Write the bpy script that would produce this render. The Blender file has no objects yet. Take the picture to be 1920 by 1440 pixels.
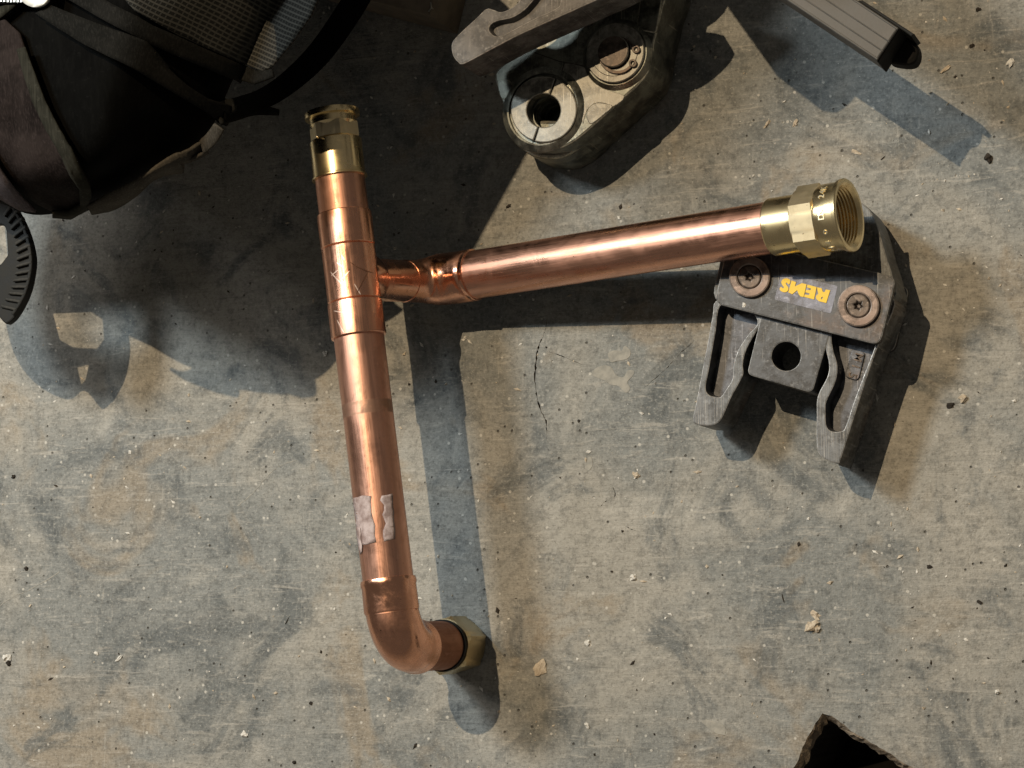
import bpy, bmesh, math, random
from mathutils import Vector, Matrix, noise
from mathutils.bvhtree import BVHTree

random.seed(7)
S = bpy.context.scene
COL = S.collection

# ------------------------------------------------------------------ camera
H = 1.47                                   # camera height above the concrete, metres
FPX = 4038.56                              # focal length in photo pixels (1920 wide)
NDN = Vector((.3771, .1091, 1.0)).normalized()   # straight down, seen from the camera
EZ = -NDN
EX = (Vector((1, 0, 0)) - NDN * NDN.x).normalized()
EY = EZ.cross(EX)
def _w(v): return Vector((v.dot(EX), v.dot(EY), v.dot(EZ)))
def _at(x, y, h):
    d = Vector(((x - 960) / FPX, (y - 720) / FPX, 1.0))
    return _w(d * ((H - h) / NDN.dot(d))) + Vector((0, 0, H))
ORG = _at(960, 720, 0)
ORG.z = 0
def at(x, y, h=0.0): return _at(x, y, h) - ORG       # photo point at a height -> place in the room
CAM = Vector((0, 0, H)) - ORG
cd = bpy.data.cameras.new('camera')
cam = bpy.data.objects.new('camera', cd); COL.objects.link(cam)
cx, cy, cz = _w(Vector((1, 0, 0))), _w(Vector((0, -1, 0))), _w(Vector((0, 0, -1)))
cam.matrix_world = Matrix(((cx.x, cy.x, cz.x, CAM.x), (cx.y, cy.y, cz.y, CAM.y), (cx.z, cy.z, cz.z, CAM.z), (0, 0, 0, 1)))
cd.sensor_width = 36; cd.lens = 36 * FPX / 1920; cd.clip_start = .05; cd.clip_end = 60
S.camera = cam

# ------------------------------------------------------------------ light
wd = bpy.data.worlds.new('World'); S.world = wd; wd.use_nodes = True
bg = wd.node_tree.nodes['Background']
bg.inputs[0].default_value = (.64, .58, .50, 1); bg.inputs[1].default_value = .165
def lamp(name, kind, loc, power, col, size):
    l = bpy.data.lights.new(name, kind); l.energy = power; l.color = col
    if kind == 'POINT': l.shadow_soft_size = size
    else: l.shape = 'DISK'; l.size = size
    o = bpy.data.objects.new(name, l); COL.objects.link(o); o.location = loc
    if kind == 'AREA': o.rotation_euler = (Vector((0, 0, .05)) - loc).to_track_quat('-Z', 'Y').to_euler()
    return o
W_POS = at(196, -1814) + Vector((0, 0, 3.12))       # bare bulb hanging from the ceiling
C_POS = at(-480, -620) + Vector((0, 0, 1.56))       # cool work lamp to the left
lamp('ceiling_bulb', 'POINT', W_POS, 318, (1, .77, .50), .012)
lamp('work_lamp', 'AREA', C_POS, 20.0, (.83, .94, 1.0), .27)
lamp('added_streak_lamp', 'AREA', Vector((-1.25, .66, 1.36)), 8.0, (1.0, .97, .93), .55)  # added lamp without a known source, gives the copper its bright streaks
S.cycles.use_denoising = True; S.cycles.max_bounces = 6; S.cycles.diffuse_bounces = 3; S.cycles.glossy_bounces = 4
S.cycles.caustics_reflective = False; S.cycles.caustics_refractive = False
S.view_settings.view_transform = 'Standard'; S.view_settings.look = 'None'
S.view_settings.exposure = -.1; S.view_settings.gamma = 1; S.view_settings.use_curve_mapping = False

# ------------------------------------------------------------------ helpers: objects
def obj(name, me, mat=None, parent=None, M=None, smooth=30):
    o = bpy.data.objects.new(name, me); COL.objects.link(o)
    if mat is not None and not me.materials: me.materials.append(mat)
    if smooth is not None:
        me.polygons.foreach_set('use_smooth', [True] * len(me.polygons))
        me.set_sharp_from_angle(angle=math.radians(smooth))
    if M is not None: o.matrix_basis = M
    WORLD[o.name] = o.matrix_basis.copy()
    if parent is not None: adopt(o, parent)
    return o
def adopt(o, parent):
    o.parent = parent
    o.matrix_parent_inverse = WORLD[parent.name].inverted()
    WORLD[o.name] = o.matrix_basis.copy()
WORLD = {}
def tag(o, label=None, cat=None, group=None, kind=None):
    if label: o['label'] = label
    if cat: o['category'] = cat
    if group: o['group'] = group
    if kind: o['kind'] = kind
    return o
def empty(name, loc, label, cat, group=None):
    o = bpy.data.objects.new(name, None); COL.objects.link(o); o.location = loc
    o.empty_display_size = .02
    WORLD[o.name] = Matrix.Translation(loc)
    return tag(o, label, cat, group)
def mesh_from(verts, faces, center=True, name='mesh'):
    """mesh with its origin at the base of its bounding box; returns mesh, matrix"""
    vs = [Vector(v) for v in verts]
    c = Vector((0, 0, 0))
    if center:
        c = Vector(((min(v.x for v in vs) + max(v.x for v in vs)) / 2, (min(v.y for v in vs) + max(v.y for v in vs)) / 2, min(v.z for v in vs)))
    me = bpy.data.meshes.new(name); me.from_pydata([v - c for v in vs], [], faces); me.update()
    bm = bmesh.new(); bm.from_mesh(me); bmesh.ops.recalc_face_normals(bm, faces=bm.faces); bm.to_mesh(me); bm.free()
    return me, Matrix.Translation(c)

# ------------------------------------------------------------------ helpers: shapes
def area2(p): return sum(p[i][0] * p[(i + 1) % len(p)][1] - p[(i + 1) % len(p)][0] * p[i][1] for i in range(len(p)))
def dedup(p, e=1e-5):
    q = []
    for a in p:
        if not q or (Vector(a[:2]) - Vector(q[-1][:2])).length > e: q.append(a)
    if (Vector(q[0][:2]) - Vector(q[-1][:2])).length < e: q.pop()
    return q
def inset(p, d):
    n = len(p); r = []
    for i in range(n):
        a, b, c = Vector(p[i - 1]), Vector(p[i]), Vector(p[(i + 1) % n])
        e1 = (b - a).normalized(); e2 = (c - b).normalized()
        n1 = Vector((-e1.y, e1.x)); n2 = Vector((-e2.y, e2.x))
        m = n1 + n2
        if m.length < 1e-4: m = n1
        m.normalize(); k = max(.45, m.dot(n1))
        r.append(b + m * (d / k))
    return r
def rounded(pts, n=6):
    """corner list (x, y, r) -> point list with rounded corners"""
    out = []; N = len(pts)
    for i, (x, y, r) in enumerate(pts):
        b = Vector((x, y))
        if r <= 0: out.append((x, y)); continue
        a = Vector(pts[i - 1][:2]); c = Vector(pts[(i + 1) % N][:2])
        u = (a - b); v = (c - b); lu, lv = u.length, v.length; u.normalize(); v.normalize()
        ang = u.angle(v); t = min(r / max(math.tan(ang / 2), .01), lu * .49, lv * .49)
        p0, p1 = b + u * t, b + v * t
        for k in range(n + 1):
            s = k / n
            q = p0 * (1 - s) ** 2 + b * 2 * s * (1 - s) * 1.0 + p1 * s ** 2
            out.append((q.x, q.y))
    return out
def smoothc(pts, k=6, closed=True):
    out = []; n = len(pts)
    rng = range(n) if closed else range(n - 1)
    for i in rng:
        g = (lambda j: Vector(pts[j % n])) if closed else (lambda j: Vector(pts[max(0, min(n - 1, j))]))
        p0, p1, p2, p3 = g(i - 1), g(i), g(i + 1), g(i + 2)
        for s in range(k):
            t = s / k
            out.append(.5 * ((2 * p1) + (p2 - p0) * t + (2 * p0 - 5 * p1 + 4 * p2 - p3) * t * t + (3 * p1 - p0 - 3 * p2 + p3) * t ** 3))
    if not closed: out.append(Vector(pts[-1]))
    return [tuple(p) for p in out]
def circ(x, y, r, n=48, ry=None, a0=0): return [(x + r * math.cos(a0 + 2 * math.pi * i / n), y + (ry or r) * math.sin(a0 + 2 * math.pi * i / n)) for i in range(n)]
def flat(pts, h):
    return dedup([(at(x, y, h).x, at(x, y, h).y) for x, y in pts])

def solid(outline, zt, zb, holes=(), bev=.0007, pocket=False):
    """plate with bevelled rims from outlines in metres; holes = (outline, depth or None for through)"""
    bm = bmesh.new(); wl = bm.verts.layers.float.new('wear')
    def ring(p, z): return [bm.verts.new((q[0], q[1], z)) for q in p]
    def loop(vs): return [bm.edges.new((vs[i], vs[(i + 1) % len(vs)])) for i in range(len(vs))]
    def band(a, b):
        for i in range(len(a)):
            j = (i + 1) % len(a)
            try: bm.faces.new((a[i], a[j], b[j], b[i]))
            except ValueError: pass
    if area2(outline) < 0: outline = outline[::-1]
    tops = []; bots = []
    def rimmed(p, d):     # d>0 inwards
        r0 = ring(inset(p, d * bev), zt); r1 = ring(inset(p, d * bev * .3), zt - bev * .3); r2 = ring(p, zt - bev)
        for v in r1: v[wl] = 1.
        band(r0, r1); band(r1, r2); return r0, r2
    t, w = rimmed(outline, 1); b = ring(outline, zb); band(w, b); tops.append(t); bots.append(b)
    blind = []
    for hp, dep in holes:
        if area2(hp) < 0: hp = hp[::-1]
        t, w = rimmed(hp, -1)
        f = ring(inset(hp, .0 if dep is None else .0012), zb if dep is None else zt - dep)
        n0 = set(bm.faces) if pocket else None; band(w, f)
        if pocket:
            for q in bm.faces:
                if q not in n0: q.material_index = 1
        tops.append(t)
        if dep is None: bots.append(f)
        else: blind.append(f)
    def fill(loops):
        es = []
        for l in loops:
            for i in range(len(l)):
                e = bm.edges.get((l[i], l[(i + 1) % len(l)])) or bm.edges.new((l[i], l[(i + 1) % len(l)]))
                es.append(e)
        bmesh.ops.triangle_fill(bm, use_beauty=True, use_dissolve=False, edges=es)
    fill(tops); fill(bots)
    for f in blind:
        n0 = set(bm.faces); fill([f])
        if pocket:
            for q in bm.faces:
                if q not in n0: q.material_index = 1
    bmesh.ops.recalc_face_normals(bm, faces=bm.faces)
    return bm
def plate(name, outline, zt, zb, mat, parent=None, holes=(), bev=.0007, hp=None, smooth=16, warp=None, pmat=None):
    """outline / hole outlines in photo pixels on the plane of the top face"""
    h = zt if hp is None else hp
    bm = solid(flat(outline, h), zt, zb, [(flat(q, h), d) for q, d in holes], bev, pmat is not None)
    if warp: 
        for v in bm.verts: warp(v)
    xs = [v.co.x for v in bm.verts]; ys = [v.co.y for v in bm.verts]
    c = Vector(((min(xs) + max(xs)) / 2, (min(ys) + max(ys)) / 2, zb))
    for v in bm.verts: v.co -= c
    me = bpy.data.meshes.new(name); bm.to_mesh(me); bm.free()
    me.materials.append(mat)
    if pmat is not None: me.materials.append(pmat)
    return obj(name, me, mat, parent, Matrix.Translation(c), smooth)

def frame(o, d):
    """matrix with local Z along d at o"""
    d = d.normalized(); up = Vector((0, 0, 1)) if abs(d.z) < .95 else Vector((0, 1, 0))
    x = up.cross(d).normalized(); y = d.cross(x)
    return Matrix(((x.x, y.x, d.x, o.x), (x.y, y.y, d.y, o.y), (x.z, y.z, d.z, o.z), (0, 0, 0, 1)))
def lathe_mesh(prof, seg=72, closed=False, six=None):
    """prof: (s, r) along local Z; six: apply hexagon shape"""
    bm = bmesh.new(); rings = []
    for s, r in prof:
        rings.append([bm.verts.new((r * math.cos(2 * math.pi * i / seg), r * math.sin(2 * math.pi * i / seg), s)) for i in range(seg)])
    R = rings + ([rings[0]] if closed else [])
    for a, b in zip(R, R[1:]):
        for i in range(seg):
            j = (i + 1) % seg; bm.faces.new((a[i], a[j], b[j], b[i]))
    if not closed:
        for r in (rings[0], rings[-1]):
            if (r[0].co.xy.length) > 1e-4: bm.faces.new(r)
    bmesh.ops.recalc_face_normals(bm, faces=bm.faces)
    me = bpy.data.meshes.new('lathe'); bm.to_mesh(me); bm.free(); return me
def lathe(name, o, d, prof, mat, parent, seg=72, closed=False, rot=0, smooth=30):
    return obj(name, lathe_mesh(prof, seg, closed), mat, parent, frame(o, d) @ Matrix.Rotation(rot, 4, 'Z'), smooth)
def hexnut(name, o, d, s0, s1, af, bore, mat, parent, rot=0, cham=.0012):
    """hexagon with turned chamfers, across flats af, round bore"""
    bm = bmesh.new(); n = 72; R = af / 2; rc = R / math.cos(math.pi / 6)
    def ring(s, cap):
        out = []
        for i in range(n):
            a = 2 * math.pi * i / n
            k = (a % (math.pi / 3)) - math.pi / 6
            r = min(R / math.cos(k), cap)
            out.append(bm.verts.new((r * math.cos(a), r * math.sin(a), s)))
        return out
    def cr(s, r): return [bm.verts.new((r * math.cos(2 * math.pi * i / n), r * math.sin(2 * math.pi * i / n), s)) for i in range(n)]
    rc2 = R + (rc - R) * .15
    rs = [cr(s0, bore), ring(s0, rc2), ring(s0 + cham, rc), ring(s1 - cham, rc), ring(s1, rc2), cr(s1, bore)]
    rs.append(rs[0])
    for a, b in zip(rs, rs[1:]):
        for i in range(n):
            j = (i + 1) % n; bm.faces.new((a[i], a[j], b[j], b[i]))
    bmesh.ops.recalc_face_normals(bm, faces=bm.faces)
    me = bpy.data.meshes.new(name); bm.to_mesh(me); bm.free()
    return obj(name, me, mat, parent, frame(o, d) @ Matrix.Rotation(rot, 4, 'Z'), 22)
def sweep(name, path, rad, mat, parent, seg=56, cap=True):
    path = [Vector(p) for p in path]
    t0 = (path[1] - path[0]).normalized(); x = Vector((0, 0, 1)).cross(t0)
    if x.length < .1: x = Vector((0, 1, 0)).cross(t0)
    x.normalize(); bm = bmesh.new(); rings = []
    for i, p in enumerate(path):
        a = path[max(0, i - 1)]; b = path[min(len(path) - 1, i + 1)]; t = (b - a).normalized()
        x = (x - t * x.dot(t)).normalized(); y = t.cross(x)
        r = rad[i] if isinstance(rad, (list, tuple)) else rad
        rings.append([bm.verts.new(p + x * (r * math.cos(2 * math.pi * k / seg)) + y * (r * math.sin(2 * math.pi * k / seg))) for k in range(seg)])
    for a, b in zip(rings, rings[1:]):
        for k in range(seg):
            j = (k + 1) % seg; bm.faces.new((a[k], a[j], b[j], b[k]))
    if cap: bm.faces.new(rings[0]); bm.faces.new(rings[-1])
    bmesh.ops.recalc_face_normals(bm, faces=bm.faces)
    c = path[0].copy()
    for v in bm.verts: v.co -= c
    me = bpy.data.meshes.new(name); bm.to_mesh(me); bm.free()
    return obj(name, me, mat, parent, Matrix.Translation(c), 35)
def bvh_of(*objs):
    vs = []; fs = []
    for o in objs:
        M = o.matrix_basis; b = len(vs)
        vs += [M @ v.co for v in o.data.vertices]; fs += [[b + i for i in p.vertices] for p in o.data.polygons]
    return BVHTree.FromPolygons(vs, fs)
def cast(bvh, x, y, off, fallback):
    p = at(x, y, 0); d = (p - CAM).normalized()
    hit, nrm, _, _ = bvh.ray_cast(CAM, d)
    if hit is None:
        return at(x, y, fallback)
    if nrm.dot(d) > 0: nrm = -nrm
    return hit + nrm * off
def drape(name, poly, bvh, mat, parent, off=.0006, thick=.0006, cuts=3, fallback=.2, maxe=14, rough=0, smooth=60, fn=None):
    """a piece of sheet laid on a surface, outlined in photo pixels"""
    bm = bmesh.new()
    pts = []
    n = len(poly)
    for i in range(n):
        a, b = Vector(poly[i]), Vector(poly[(i + 1) % n]); m = max(1, int((b - a).length / maxe))
        for k in range(m): pts.append(a + (b - a) * (k / m))
    vs = [bm.verts.new((p.x + random.uniform(-rough, rough), p.y + random.uniform(-rough, rough), 0)) for p in pts]
    es = [bm.edges.new((vs[i], vs[(i + 1) % len(vs)])) for i in range(len(vs))]
    bmesh.ops.triangle_fill(bm, use_beauty=True, edges=es)
    for _ in range(cuts):
        lg = [e for e in bm.edges if e.calc_length() > maxe]
        if not lg: break
        bmesh.ops.subdivide_edges(bm, edges=lg, cuts=1)
        bmesh.ops.triangulate(bm, faces=bm.faces)
    for v in bm.verts:
        p = cast(bvh, v.co.x, v.co.y, off, fallback)
        if fn: p = p + fn(v.co.x, v.co.y)
        v.co = p
    bmesh.ops.recalc_face_normals(bm, faces=bm.faces)
    c = Vector((sum(v.co.x for v in bm.verts), sum(v.co.y for v in bm.verts), sum(v.co.z for v in bm.verts))) / len(bm.verts)
    if sum((f.normal.dot(CAM - f.calc_center_median())) for f in bm.faces) < 0: bmesh.ops.reverse_faces(bm, faces=bm.faces)
    for v in bm.verts: v.co -= c
    me = bpy.data.meshes.new(name); bm.to_mesh(me); bm.free()
    o = obj(name, me, mat, parent, Matrix.Translation(c), smooth)
    m = o.modifiers.new('thickness', 'SOLIDIFY'); m.thickness = thick; m.offset = 1
    return o
def bandpoly(line, w):
    """polygon of a strap: centre line points in pixels, widths"""
    L = []; R = []; n = len(line)
    for i, p in enumerate(line):
        a = Vector(line[max(0, i - 1)]); b = Vector(line[min(n - 1, i + 1)]); t = (b - a).normalized()
        k = w[i] if isinstance(w, (list, tuple)) else w
        q = Vector((-t.y, t.x)) * (k / 2)
        L.append(tuple(Vector(p) + q)); R.append(tuple(Vector(p) - q))
    return L + R[::-1]

# ------------------------------------------------------------------ helpers: materials
class NT:
    def __init__(s, name):
        s.m = bpy.data.materials.new(name); s.m.use_nodes = True; s.t = s.m.node_tree
        s.b = s.t.nodes['Principled BSDF']; s.co = s.t.nodes.new('ShaderNodeTexCoord')
    def n(s, kind, **kw):
        nd = s.t.nodes.new('ShaderNode' + kind)
        for k, v in kw.items():
            if k.startswith('_'): setattr(nd, k[1:], v)
        return nd
    def link(s, a, b): s.t.links.new(a, b)
    def val(s, sock, v):
        if hasattr(v, 'is_output') or isinstance(v, bpy.types.NodeSocket): s.link(v, sock)
        else: sock.default_value = v
    def obj(s, scale=(1, 1, 1), rot=(0, 0, 0), loc=(0, 0, 0)):
        mp = s.n('Mapping'); s.link(s.co.outputs['Object'], mp.inputs[0])
        mp.inputs['Scale'].default_value = scale; mp.inputs['Rotation'].default_value = rot; mp.inputs['Location'].default_value = loc
        return mp.outputs[0]
    def noise(s, scale, det=3, rough=.55, vec=None, dist=0):
        nd = s.n('TexNoise'); nd.inputs['Scale'].default_value = scale; nd.inputs['Detail'].default_value = det
        nd.inputs['Roughness'].default_value = rough; nd.inputs['Distortion'].default_value = dist
        s.link(vec if vec is not None else s.co.outputs['Object'], nd.inputs['Vector']); return nd.outputs[0]
    def vor(s, scale, vec=None, out='Distance', feat='F1'):
        nd = s.n('TexVoronoi'); nd.feature = feat; nd.inputs['Scale'].default_value = scale
        s.link(vec if vec is not None else s.co.outputs['Object'], nd.inputs['Vector']); return nd.outputs[out]
    def ramp(s, f, a, b, lo=0., hi=1.):
        nd = s.n('MapRange'); nd.interpolation_type = 'SMOOTHSTEP'
        s.val(nd.inputs[0], f); nd.inputs[1].default_value = a; nd.inputs[2].default_value = b
        nd.inputs[3].default_value = lo; nd.inputs[4].default_value = hi; return nd.outputs[0]
    def math(s, op, a, b=0., c=0.):
        nd = s.n('Math'); nd.operation = op; s.val(nd.inputs[0], a); s.val(nd.inputs[1], b); s.val(nd.inputs[2], c); return nd.outputs[0]
    def mix(s, f, a, b, mode='MIX'):
        nd = s.n('Mix'); nd.data_type = 'RGBA'; nd.blend_type = mode
        s.val(nd.inputs[0], f)
        for k, v in ((6, a), (7, b)):
            if isinstance(v, tuple): v = v if len(v) == 4 else (*v, 1)
            s.val(nd.inputs[k], v)
        return nd.outputs[2]
    def bump(s, h, strength=.3, dist=.001, nrm=None):
        nd = s.n('Bump'); nd.inputs['Strength'].default_value = strength; nd.inputs['Distance'].default_value = dist
        s.link(h, nd.inputs['Height'])
        if nrm is not None: s.link(nrm, nd.inputs['Normal'])
        return nd.outputs[0]
    def edge(s):
        a = s.n('Attribute'); a.attribute_name = 'wear'; return a.outputs['Fac']
    def sep(s, v):
        nd = s.n('SeparateXYZ'); s.link(v, nd.inputs[0]); return nd.outputs
    def done(s, col=None, rough=None, metal=None, nrm=None, **kw):
        I = s.b.inputs
        for k, v in (('Base Color', col), ('Roughness', rough), ('Metallic', metal), ('Normal', nrm)):
            if v is not None: s.val(I[k], (*v, 1) if isinstance(v, tuple) and len(v) == 3 else v)
        for k, v in kw.items(): s.val(I[k.replace('_', ' ')], v)
        return s.m

def mat_concrete():
    t = NT('concrete')
    big = t.noise(5.0, 4, .62, dist=.9); mid = t.noise(13, 5, .66, dist=1.0); fine = t.noise(110, 3, .75); mic = t.noise(400, 3, .8)
    strk = t.noise(22, 4, .74, t.obj((1, 9, 1), (0, 0, .18)), dist=1.0)
    strk2 = t.noise(18, 4, .74, t.obj((8, 1, 1), (0, 0, -.55), (4, 2, 0)), dist=1.2)
    blot = t.noise(8.5, 4, .64, t.obj(loc=(3, 1.4, 0)), dist=.8)
    col = t.mix(t.ramp(big, .38, .62), (.235, .244, .234), (.345, .330, .290))
    col = t.mix(t.math('MULTIPLY', t.ramp(blot, .54, .68), .55), col, (.44, .425, .38))
    col = t.mix(t.math('MULTIPLY', t.ramp(blot, .46, .34), .6), col, (.315, .255, .18))
    col = t.mix(t.math('MULTIPLY', t.ramp(mid, .50, .66), .80), col, (.125, .138, .140))
    col = t.mix(t.math('MULTIPLY', t.ramp(strk, .54, .70), .48), col, (.50, .475, .42))
    col = t.mix(t.math('MULTIPLY', t.ramp(strk, .46, .30), .40), col, (.16, .165, .155))
    col = t.mix(t.math('MULTIPLY', t.ramp(strk2, .58, .72), .32), col, (.49, .47, .42))
    col = t.mix(t.math('MULTIPLY', t.ramp(fine, .45, .68), .50), col, t.mix(1., col, (.48, .49, .50), 'MULTIPLY'))
    col = t.mix(t.math('MULTIPLY', t.ramp(mic, .53, .70), .42), col, (.54, .52, .47))
    col = t.mix(t.math('MULTIPLY', t.ramp(mic, .48, .32), .48), col, t.mix(1., col, (.32, .32, .32), 'MULTIPLY'))
    vn = t.n('TexVoronoi'); vn.inputs['Scale'].default_value = 190; t.link(t.co.outputs['Object'], vn.inputs['Vector'])
    pore = t.math('MULTIPLY', t.ramp(vn.outputs['Distance'], .22, .10), t.ramp(t.sep(vn.outputs['Color'])[0], .90, .93))
    col = t.mix(t.math('MULTIPLY', pore, .8), col, (.07, .065, .055))
    grain = t.math('MULTIPLY', t.ramp(vn.outputs['Distance'], .26, .16), t.ramp(t.sep(vn.outputs['Color'])[1], .90, .92))
    col = t.mix(t.math('MULTIPLY', grain, .7), col, (.60, .58, .52))
    hgt = t.math('ADD', t.math('MULTIPLY', fine, .6), t.math('MULTIPLY', mic, .5))
    hgt = t.math('ADD', hgt, t.math('MULTIPLY', strk, .5))
    hgt = t.math('SUBTRACT', hgt, t.math('MULTIPLY', pore, .9))
    return t.done(col, t.ramp(fine, .3, .7, .72, .95), 0., t.bump(hgt, .9, .0015), Specular_IOR_Level=.25)
def mat_copper(name, base, dull, rough=.26, stretch=True, band=None, amount=.55, bumpy=.05):
    t = NT(name)
    vec = t.obj((70, 70, 5)) if stretch else t.obj((45, 45, 45))
    st = t.noise(1, 6, .65, vec, .3); bl = t.noise(38, 5, .62, dist=.8); sp = t.noise(330, 3, .7)
    scr = t.noise(1, 4, .7, t.obj((900, 900, 18)) if stretch else t.obj((300, 300, 300)))
    col = t.mix(t.math('MULTIPLY', t.ramp(bl, .45, .72), amount), base, dull)
    col = t.mix(t.math('MULTIPLY', t.ramp(st, .48, .75), .5), col, tuple(c * .62 for c in base))
    col = t.mix(t.ramp(sp, .70, .74), col, (.12, .06, .035))
    sc2 = t.noise(1, 2, .5, t.obj((1100, 60, 60), (.5, .9, .4)))
    col = t.mix(t.math('MULTIPLY', t.ramp(sc2, .66, .72), .5), col, tuple(min(1, c * 1.15 + .06) for c in base))
    r = t.math('ADD', t.math('ADD', t.ramp(bl, .35, .75, rough, rough + .16), t.ramp(st, .42, .62, 0, .16)), t.ramp(scr, .4, .75, 0, .10))
    if band is not None:
        z = t.sep(t.co.outputs['Object'])[2]
        f = None
        for c, w in band:
            k = t.ramp(t.math('ABSOLUTE', t.math('SUBTRACT', z, c)), w, w * .75)
            f = k if f is None else t.math('MAXIMUM', f, k)
        f = t.math('MULTIPLY', f, t.ramp(t.noise(80, 3, .6), .3, .6))
        col = t.mix(t.math('MULTIPLY', f, .75), col, (.26, .17, .12)); r = t.math('ADD', r, t.math('MULTIPLY', f, .2))
    return t.done(col, r, 1., t.bump(t.math('ADD', t.math('MULTIPLY', scr, .35), t.math('ADD', bl, t.math('MULTIPLY', sc2, .3))), bumpy, .0015))
def mat_brass(name='brass', base=(.90, .73, .42), rough=.2):
    t = NT(name)
    turn = t.noise(1, 3, .7, t.obj((8, 8, 1500))); bl = t.noise(60, 4, .6)
    col = t.mix(t.ramp(bl, .45, .75), base, tuple(c * .66 for c in base))
    col = t.mix(t.ramp(t.noise(420, 3, .6), .69, .74), col, (.16, .10, .04))
    return t.done(col, t.ramp(bl, .3, .75, rough, rough + .17), 1., t.bump(turn, .06, .0004))
def mat_steel(name, base=(.135, .138, .135), wear=(.52, .50, .46), metal=.55, rough=.46, hatch=None, rust=.25, wearamt=.95, speck=.5, tint=(.17, .10, .06)):
    t = NT(name)
    a = t.noise(75, 5, .72); b = t.noise(330, 4, .7); c = t.noise(14, 4, .6)
    col = t.mix(t.ramp(a, .38, .64), tuple(x * .48 for x in base), tuple(x * 1.55 for x in base))
    col = t.mix(t.math('MULTIPLY', t.ramp(b, .52, .70), speck), col, tuple(min(1, x * 2.6) for x in base))
    col = t.mix(t.math('MULTIPLY', t.ramp(t.math('ADD', c, t.math('MULTIPLY', b, .2)), .62, .78), rust), col, tint)
    e = t.math('MULTIPLY', t.edge(), t.ramp(b, .30, .62, .25, 1.))
    col = t.mix(t.math('MULTIPLY', e, wearamt), col, wear)
    h = t.math('ADD', t.math('MULTIPLY', b, .5), a); nr = None
    if hatch is not None:
        hs = t.noise(1, 3, .6, t.obj((1150, 26, 26), (0, 0, hatch)))
        col = t.mix(t.math('MULTIPLY', t.ramp(hs, .50, .70), .16), col, wear)
        h = t.math('ADD', h, t.math('MULTIPLY', hs, 1.3))
    scr = t.noise(1, 2, .5, t.obj((1500, 30, 30), (0, 0, .9)))
    col = t.mix(t.math('MULTIPLY', t.ramp(scr, .66, .72), .35), col, wear)
    return t.done(col, t.math('SUBTRACT', t.ramp(a, .3, .7, rough, rough + .2), t.math('MULTIPLY', e, .15)), metal, t.bump(h, .22, .0007))
def mat_plain(name, a, b, rough=.7, metal=0., scale=120, bump=.3, bd=.0006, spec=.4):
    t = NT(name); n = t.noise(scale, 5, .65); m = t.noise(scale * 6, 3, .7)
    return t.done(t.mix(t.ramp(n, .32, .68), a, b), t.ramp(n, .3, .7, rough - .08, min(1, rough + .1)), metal, t.bump(t.math('ADD', n, t.math('MULTIPLY', m, .5)), bump, bd), Specular_IOR_Level=spec)
def mat_fabric(name, a, b, scale=1100, rough=.9, rot=.4, aspect=1., bump=.3, spec=.05):
    t = NT(name)
    n = t.noise(22, 4, .65, dist=.5); lint = t.noise(260, 4, .8); wv = t.noise(1, 2, .6, t.obj((scale * .35, scale * .08 * aspect, scale * .2), (.3, .2, rot)))
    col = t.mix(t.ramp(n, .36, .66), a, b)
    col = t.mix(t.math('MULTIPLY', t.ramp(wv, .45, .70), .4), col, tuple(min(1, c * 1.7) for c in b))
    col = t.mix(t.math('MULTIPLY', t.ramp(lint, .58, .74), .5), col, tuple(min(1, c * 2.4 + .003) for c in b))
    return t.done(col, rough, 0., t.bump(t.math('ADD', wv, t.math('MULTIPLY', n, 3.)), bump, .0006), Specular_IOR_Level=spec)

M = {}
M['concrete'] = mat_concrete()
M['slurry'] = mat_plain('dried_slurry', (.26, .255, .23), (.38, .365, .32), .95, scale=160, bump=.5)
M['broken'] = mat_plain('broken_concrete', (.15, .115, .08), (.33, .27, .20), .95, scale=90, bump=.9, bd=.003)
M['soilshade'] = mat_plain('soil_and_pit_shade', (.012, .010, .008), (.03, .026, .02), .98, scale=60, bump=.8, bd=.004)
M['copper'] = mat_copper('copper_pipe', (.80, .435, .305), (.60, .325, .235), .18)
M['fitting'] = mat_copper('copper_fitting', (.82, .43, .285), (.58, .30, .20), .13, True, None, .5, .06)
M['elbowcu'] = mat_copper('copper_elbow', (.82, .43, .285), (.52, .27, .175), .12, False, None, .55, .07)
M['stubcu'] = mat_copper('copper_stub', (.38, .18, .11), (.27, .13, .08), .45, True, None, .6)
M['brass'] = mat_brass()
M['brassflat'] = mat_brass('brass_milled', (.92, .79, .53), .40)
M['brassnut'] = mat_brass('brass_nut', (.66, .54, .32), .3)
M['steel'] = mat_steel('press_steel', (.064, .067, .071), (.50, .49, .46), rough=.42)
M['steelhatch'] = mat_steel('machined_steel', (.115, .12, .12), (.42, .41, .38), hatch=.9, rust=.1)
M['steelarm'] = mat_steel('arm_steel', (.098, .102, .105), (.62, .60, .56), hatch=-.5, rust=.3, rough=.42)
M['steelpocket'] = mat_steel('cast_pocket', (.075, .078, .086), (.42, .42, .44), rust=.5, rough=.40, metal=.7)
M['steelolive'] = mat_steel('olive_steel', (.125, .128, .108), (.62, .58, .46), rust=.2, rough=.34, metal=.75, speck=.3)
M['ground'] = mat_steel('ground_steel', (.205, .198, .172), (.66, .63, .54), rust=.12, rough=.38, metal=.6, wearamt=.6, speck=.12)
M['armgrey'] = mat_steel('worn_arm_steel', (.115, .11, .105), (.55, .52, .48), rust=.5, rough=.52, metal=.4, tint=(.075, .05, .04))
M['washer'] = mat_steel('bronze_washer', (.185, .14, .115), (.46, .38, .32), rust=.5, rough=.44, metal=.6, tint=(.12, .07, .05))
M['screw'] = mat_steel('dark_screw', (.085, .068, .056), (.36, .30, .25), rust=.4, rough=.4, metal=.7)
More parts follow.
